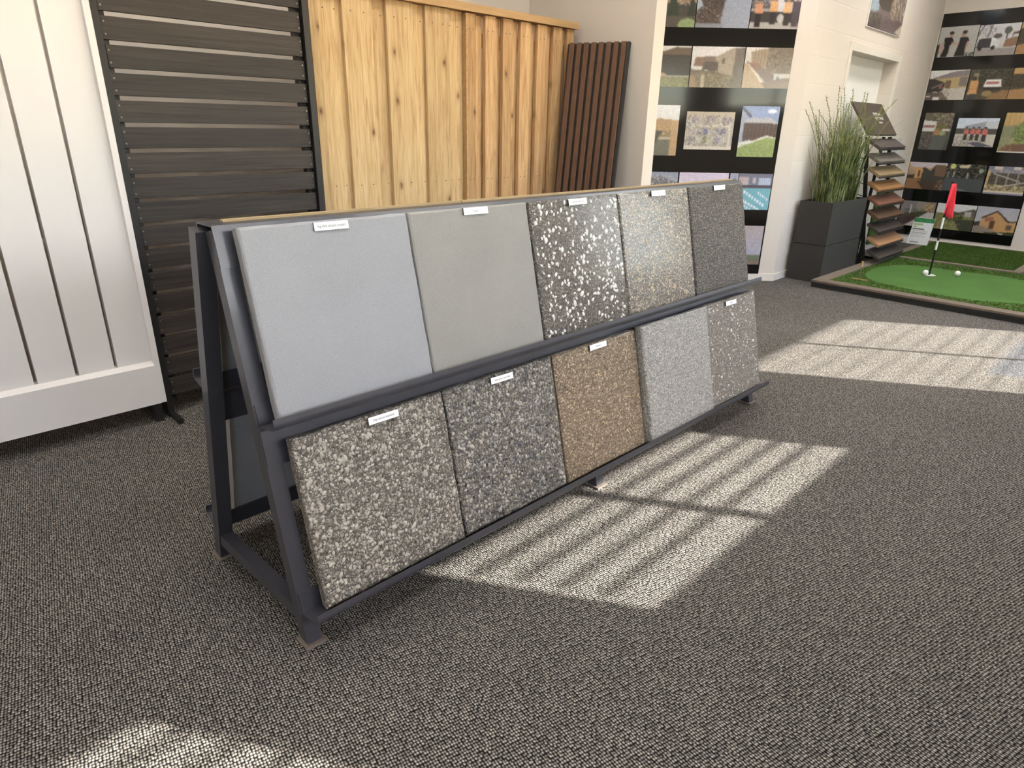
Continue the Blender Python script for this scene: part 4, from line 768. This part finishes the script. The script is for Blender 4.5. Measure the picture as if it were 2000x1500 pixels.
for i in range(26):
    x = gr_.uniform(PX0 + .12, PX1 - .14); y = gr_.uniform(PY0 + .06, PY1 - .06); L = gr_.uniform(.75, 1.02); bd = gr_.uniform(.1, .7)
    away = (math.pi * gr_.choice((0, 1)) + gr_.gauss(0, .7)) if i % 3 else gr_.uniform(0, 6.28)
    dv = Vector((math.cos(away), math.sin(away) * .5, 0)); prev = Vector((x, y, .62)); pts = [prev]
    for s in range(1, 9):
        t = s / 8; q = Vector((x, y, .62)) + dv * (bd * t * t * L) + Vector((0, 0, L * (t - .2 * bd * t * t)))
        q.y = min(q.y, 2.455 if q.x < 6.62 else 2.22); tube(bm, pts[-1], q, .0022, 4, .0018); pts.append(q)
    for s in range(16):
        t = 5 + 3 * s / 16; k = int(min(t, 7)); q = pts[k].lerp(pts[k + 1], t - k)
        aa = gr_.uniform(0, 6.28); e = q + Vector((math.cos(aa), math.sin(aa), .8)) * .012
        tube(bm, q, e, .0042, 4, .0012)
o = obj('seed_stems', bm, M['seed'], pt); o['kind'] = 'stuff'

# ------------------------------------------------------------------ decking sample rack
rk = thing('sample_rack', (7.2, 2.2, 0), 'black stepped rack of decking samples under a dark sign, between planter and doorway', 'display rack')
RX0, RX1 = 6.83, 7.56
NB = 9
deckc = [((92, 84, 80), (72, 66, 62)), ((122, 112, 102), (98, 90, 82)), ((158, 134, 100), (132, 110, 80)), ((166, 120, 76), (138, 98, 60)), ((132, 90, 70), (108, 72, 54)), ((104, 78, 58), (80, 58, 42)), ((78, 68, 60), (58, 50, 44)), ((184, 140, 102), (158, 116, 82)), ((76, 68, 62), (58, 52, 48))]
deckn = ['charcoal brown', 'driftwood grey', 'sandy tan', 'golden orange', 'reddish brown', 'dark walnut', 'dark taupe', 'pale cedar', 'dark grey brown']
zs = [1.150, 1.025, .905, .775, .645, .520, .400, .275, .155]
for i in range(NB):
    t = i / 8; yb = 2.315 - .20 * t; zf = zs[i] - .035; zb = zs[i] + .035; yf = yb - .115
    th = Vector((0, .52, -.85)).normalized() * .022
    x0 = RX0; x1 = RX1
    bm = nb(); prism(bm, [(x0, yf, zf), (x1, yf, zf), (x1, yb, zb), (x0, yb, zb)], Vector((0, .010, -.020)))
    dk = thing('decking_sample', (x0 + .37, yf, zf - .02), '%s decking sample, %s from the top of the stepped rack' % (deckn[i], ('first', 'second', 'third', 'fourth', 'fifth', 'sixth', 'seventh', 'eighth', 'ninth')[i]), 'decking sample', 'decking samples on the rack')
    obj('board', bm, m_grain('decking ' + deckn[i], deckc[i][0], deckc[i][1], 0, 0.6, 60, .04, .03), dk)
    bm = nb(); prism(bm, [(x0 + .01, yf - .004, zf - .022), (x1 - .01, yf - .004, zf - .022), (x1 - .01, yb, zb - .022), (x0 + .01, yb, zb - .022)], (0, .004, -.008))
    obj('shelf_bracket', bm, M['black_metal'], rk)
for x in (RX0 + .045, RX1 - .06):
    bm = nb(); beam(bm, (x, 2.155, .065), (x, 2.345, 1.20), .028, .03, (0, 1, 0)); obj('side_rail', bm, M['black_metal'], rk)
    bm = nb(); beam(bm, (x, 2.43, .0), (x, 2.40, 1.20), .024, .024, (0, 1, 0)); obj('rear_leg', bm, M['black_metal'], rk)
    bm = nb(); beam(bm, (x, 2.21, .012), (x, 2.41, .012), .03, .024); obj('base_bar', bm, M['black_metal'], rk)
    bm = nb(); beam(bm, (x, 2.19, .0), (x, 2.19, .30), .022, .022, (0, 1, 0)); obj('upright', bm, M['black_metal'], rk)
for i in range(10):
    z = .12 + i * .11; bm = nb(); y = 2.16 + z * .16; tube(bm, (RX0 + .04, y, z), (RX0 + .04, 2.37, z + .03), .004, 6); obj('wire', bm, M['black_metal'], rk)
hs = thing('rack_sign', (6.98, 2.38, 1.2), 'dark brown tilted sign board with white lettering on top of the sample rack', 'sign')
H0, H1 = Vector((6.70, 2.275, 1.222)), Vector((6.70, 2.475, 1.50)); HX = Vector((.76, 0, 0))
hn = HX.cross(H1 - H0).normalized()
bm = nb(); prism(bm, [H0, H0 + HX, H1 + HX, H1], -hn * .018); obj('board', bm, m_plain('dark brown sign face', (78, 68, 58), 0.5, var=.05), hs)
# lettering too small to read in the photo: rows of short white marks
bm = nb(); lr = random.Random(5)
for row, (v0, v1, u0, u1, nch) in enumerate(((.60, .69, .50, .74, 7), (.47, .56, .50, .80, 8), (.36, .40, .56, .70, 5))):
    for c_ in range(nch):
        ua = u0 + (u1 - u0) * c_ / nch; ub = ua + (u1 - u0) / nch * .72
        for (p, q, r_, s_) in ((ua, ua + (ub - ua) * .3, v0, v1), (ua, ub, v0 + (v1 - v0) * lr.choice((0, .4, .75)), v0 + (v1 - v0) * .95 if lr.random() < .3 else v0 + (v1 - v0) * .5)):
            if s_ <= r_: s_ = r_ + (v1 - v0) * .25
            P_ = lambda u, v: H0 + HX * u + (H1 - H0) * v + hn * .0005
            prism(bm, [P_(p, r_), P_(q, r_), P_(q, s_), P_(p, s_)], hn * .0012)
obj('lettering', bm, M['wpaint'], hs)

# paper sheet and turf sample on the wall right of the door
ws = thing('wall_chart', dwp(2.62, .70, .004), 'white printed chart with a green band pinned right of the doorway', 'poster')
photo(ws, dwp(2.34, 1.186, .003), dwp(2.88, 1.186, .003) - dwp(2.34, 1.186, .003), (0, 0, -.49), [('g', (226, 222, 218), (224, 220, 216)), ('r', .5, .2, .85, .26, (170, 178, 150)), ('t', .2, .34, .9, .48, (170, 168, 166), .2), ('r', .35, .52, .9, .535, (140, 136, 132)), ('r', .35, .57, .9, .585, (140, 136, 132)), ('r', .35, .62, .8, .635, (140, 136, 132)), ('r', .4, .68, .95, .86, (146, 186, 112)), ('r', .6, .9, .95, .98, (176, 196, 160))], None, 51, 50, 60)
tf = thing('turf_sample', dwp(2.62, .03, .01), 'upright dark green turf sample below the white chart', 'turf sample')
bm = nb(); prism(bm, [dwp(2.40, .06, .013), dwp(2.93, .06, .013), dwp(2.93, .06, .03), dwp(2.40, .06, .03)], (0, 0, .635)); obj('pile', bm, M['lawn'], tf)
wpipe = thing('white_pipe', (6.95, 2.43, 0), 'white round pipe standing behind the sample rack', 'pipe')
bm = nb(); tube(bm, (6.93, 2.435, 0), (6.93, 2.435, .62), .028, 16); obj('pipe', bm, M['wpaint'], wpipe, smooth=False)
bm = nb(); tube(bm, (6.93, 2.435, .62), (6.93, 2.435, .66), .032, 16); obj('collar', bm, M['wpaint'], wpipe)

# ------------------------------------------------------------------ putting green
GZ = .052
pg = thing('putting_green', (6.6, 1.0, 0), 'light putting green with dark turf fringe inside a low timber edged platform', 'putting green')
GX0, GX1, GXB, GY0, GY1 = 5.665, 7.50, 8.965, -.9, 2.145
boxo('base', GX0 + .02, GX1, GY0, GY1 - .02, 0, .030, M['edging_dark'], pg)
boxo('edging_board', GX0, GX0 + .11, GY0, GY1, .046, .062, M['edging'], pg)
boxo('edging_board', GX0 + .11, GX1 + .03, GY1 - .10, GY1, .046, .062, M['edging'], pg)
boxo('edging_board', GX1 + .03, GXB, GY1 - .08, GY1, .046, .062, M['edging'], pg)
boxo('edging_board', GX1 - .02, GX1 + .05, .99, GY1 - .10, .046, .064, M['edging'], pg)
boxo('front_face', GX0 + .004, GX0 + .022, GY0, GY1 - .004, 0, .024, M['edging_dark'], pg)
boxo('front_face', GX0 + .001, GX0 + .022, GY0, GY1 - .002, .026, .046, M['edging_dark'], pg)
boxo('front_face', GX0 + .022, GXB, GY1 - .022, GY1 - .004, 0, .046, M['edging_dark'], pg)
boxo('fringe_turf', GX0 + .11, GX1 - .02, GY0, GY1 - .10, .028, GZ, M['fringe'], pg)
BL = [(6.316, 1.933), (6.54, 1.966), (6.773, 1.965), (7.008, 1.892), (7.14, 1.762), (7.169, 1.605), (7.16, 1.391), (7.21, 1.201), (7.216, 1.056), (7.14, .85), (7.1, .5), (7.16, .2), (7.1, -.2), (6.8, -.5), (6.3, -.5), (6.08, -.2), (6.14, .2), (6.16, .5), (6.114, .728), (5.985, .944), (5.935, 1.189), (5.966, 1.429), (5.995, 1.581), (6.046, 1.74), (6.158, 1.858)]
def smooth_loop(P, k=4):
    out_ = []; n = len(P)
    for i in range(n):
        p0, p1, p2, p3 = (Vector(P[(i + j) % n]) for j in (-1, 0, 1, 2))
        for s in range(k):
            t = s / k; out_.append(.5 * ((2 * p1) + (-p0 + p2) * t + (2 * p0 - 5 * p1 + 4 * p2 - p3) * t * t + (-p0 + 3 * p1 - 3 * p2 + p3) * t ** 3))
    return out_
loop = smooth_loop(BL); bm = nb(); prism(bm, [(p.x, p.y, GZ - .004) for p in loop], (0, 0, .006)); obj('green_surface', bm, M['green'], pg)
boxo('lawn_turf', GX1 + .05, GXB - .03, 1.05, GY1 - .08, .0, GZ, M['lawn'], pg)
boxo('edging_board', GX1 + .03, GXB, .98, 1.05, 0, .064, M['edging'], pg)
boxo('edging_board', GXB - .03, GXB, 1.05, GY1 - .08, 0, .064, M['edging'], pg)
# pile of the fringe and of the longer lawn
def inside(x, y):
    c_ = False; n = len(loop); j = n - 1
    for i in range(n):
        xi, yi, xj, yj = loop[i].x, loop[i].y, loop[j].x, loop[j].y
        if (yi > y) != (yj > y) and x < (xj - xi) * (y - yi) / (yj - yi) + xi: c_ = not c_
        j = i
    return c_
def pile(name, x0, x1, y0, y1, cnt, hh, mat, test=None, seed=1):
    r = random.Random(seed); v_, f_ = [], []; og = origin(pg)
    for i in range(cnt):
        x, y = r.uniform(x0, x1), r.uniform(y0, y1)
        if test and test(x, y): continue
        a = r.uniform(0, 6.28); dx, dy = math.cos(a) * .004, math.sin(a) * .004; lx, ly = r.gauss(0, .008), r.gauss(0, .008); h = r.uniform(.5, 1) * hh; b = len(v_)
        v_ += [(x - dx - og.x, y - dy - og.y, GZ - .001), (x + dx - og.x, y + dy - og.y, GZ - .001), (x + lx - og.x, y + ly - og.y, GZ + h)]; f_.append((b, b + 1, b + 2))
    me = bpy.data.meshes.new(name); me.from_pydata(v_, [], f_); me.materials.append(mat); o = bpy.data.objects.new(name, me); COL.objects.link(o); o.parent = pg; o['kind'] = 'stuff'
pile('fringe_pile', GX0 + .115, GX1 - .025, .2, GY1 - .105, 26000, .012, M['fringe'], inside, 4)
pile('lawn_pile', GX1 + .055, GXB - .035, 1.055, GY1 - .085, 22000, .018, M['lawn'], None, 5)

PX, PY = 6.74, 1.534
fl = thing('golf_flag', (PX, PY, GZ + .002), 'red flag on a black and white banded pole standing in the putting hole', 'golf flag')
bands = [(.0585, .28, 'pole_black'), (.28, .362, 'ball'), (.362, .464, 'pole_black'), (.464, .56, 'ball'), (.56, .86, 'pole_black')]
for (a, b, m_) in bands: bm = nb(); tube(bm, (PX, PY, a), (PX, PY, b), .0085, 12); obj('pole_section', bm, M[m_], fl, smooth=False)
bm = nb(); tube(bm, (PX, PY, GZ + .003), (PX, PY, GZ + .005), .052, 24); obj('cup_rim', bm, M['ball'], fl)
bm = nb(); nu, nv = 14, 10; gv = []
cdir = Vector((.70, -.714, 0))
for j in range(nv + 1):
    t = j / nv; row = []
    for i in range(nu + 1):
        u = i / nu; wd = .035 + .055 * t ** .8
        px_ = -.012 + wd * u - .02 * t
        fold = math.sin(u * 7 + t * 1.5) * .016 * (.4 + t)
        z = .845 - .25 * t - .045 * u * t * (1 if u < .8 else .9)
        pos = Vector((PX, PY, 0)) + cdir * px_ + Vector((-.714, -.70, 0)) * (fold + .012); row.append(bm.verts.new((pos.x, pos.y, z)))
    gv.append(row)
for j in range(nv):
    for i in range(nu): bm.faces.new([gv[j][i], gv[j][i + 1], gv[j + 1][i + 1], gv[j + 1][i]])
r = bmesh.ops.extrude_face_region(bm, geom=bm.faces[:]); bmesh.ops.translate(bm, vec=(.0009, .0009, 0), verts=[e for e in r['geom'] if isinstance(e, bmesh.types.BMVert)])
obj('cloth', bm, M['red'], fl, smooth=True)
def ball(x, y, lab):
    bm = nb(); bmesh.ops.create_icosphere(bm, subdivisions=3, radius=.0235)
    bmesh.ops.translate(bm, vec=(x, y, GZ + .0265), verts=bm.verts[:]); o = obj('golf_ball', bm, M['ball'], None, True, base=(x, y, GZ + .003)); return tag(o, lab, 'golf ball', 'golf balls on the putting green')
ball(6.895, 1.352, 'white golf ball lying by itself on the green away from the pole'); ball(6.705, 1.558, 'white golf ball resting at the foot of the flag pole')
mk = thing('tee_marker', (6.015, 1.875, GZ), 'thin brass marker rod on a cross foot at the corner of the green', 'marker')
bm = nb(); tube(bm, (6.015, 1.88, GZ), (6.015, 1.88, .20), .004, 8); obj('rod', bm, M['edging'], mk)
bm = nb(); tube(bm, (6.015, 1.88, .165), (6.015, 1.88, .215), .009, 8); obj('tip', bm, M['cap'], mk)
bm = nb(); box(bm, 6.01, 6.022, 1.815, 1.945, GZ + .004, GZ + .012); obj('cross_foot', bm, M['cap'], mk)

# information sign leaning behind the green
sg = thing('info_sign', (8.5, 2.25, 0), 'small white information board with a green header leaning behind the putting green', 'sign')
bm = nb(); prism(bm, [(8.50, 2.03, .064), (8.50, 2.24, .064), (8.55, 2.225, .352), (8.55, 2.025, .352)], (.012, 0, .001)); obj('board', bm, M['wpaint'], sg)
photo(sg, (8.549, 2.225, .352), (0, -.20, 0), (-.049, .003, -.287), [('g', (226, 224, 220), (222, 220, 216)), ('r', 0, 0, 1, .17, (36, 140, 62)), ('t', .1, .03, .9, .14, (80, 176, 96), .25), ('r', .03, .22, .5, .29, (160, 200, 110)), ('r', .08, .32, .2, .36, (130, 180, 90)), ('r', .05, .40, .62, .44, (96, 92, 90)), ('r', .05, .49, .8, .505, (150, 146, 144)), ('r', .05, .55, .78, .565, (150, 146, 144)), ('r', .05, .62, .7, .635, (150, 146, 144)), ('r', .05, .68, .75, .695, (150, 146, 144)), ('r', .1, .9, .5, .935, (90, 84, 76))], None, 61, 50, 70)
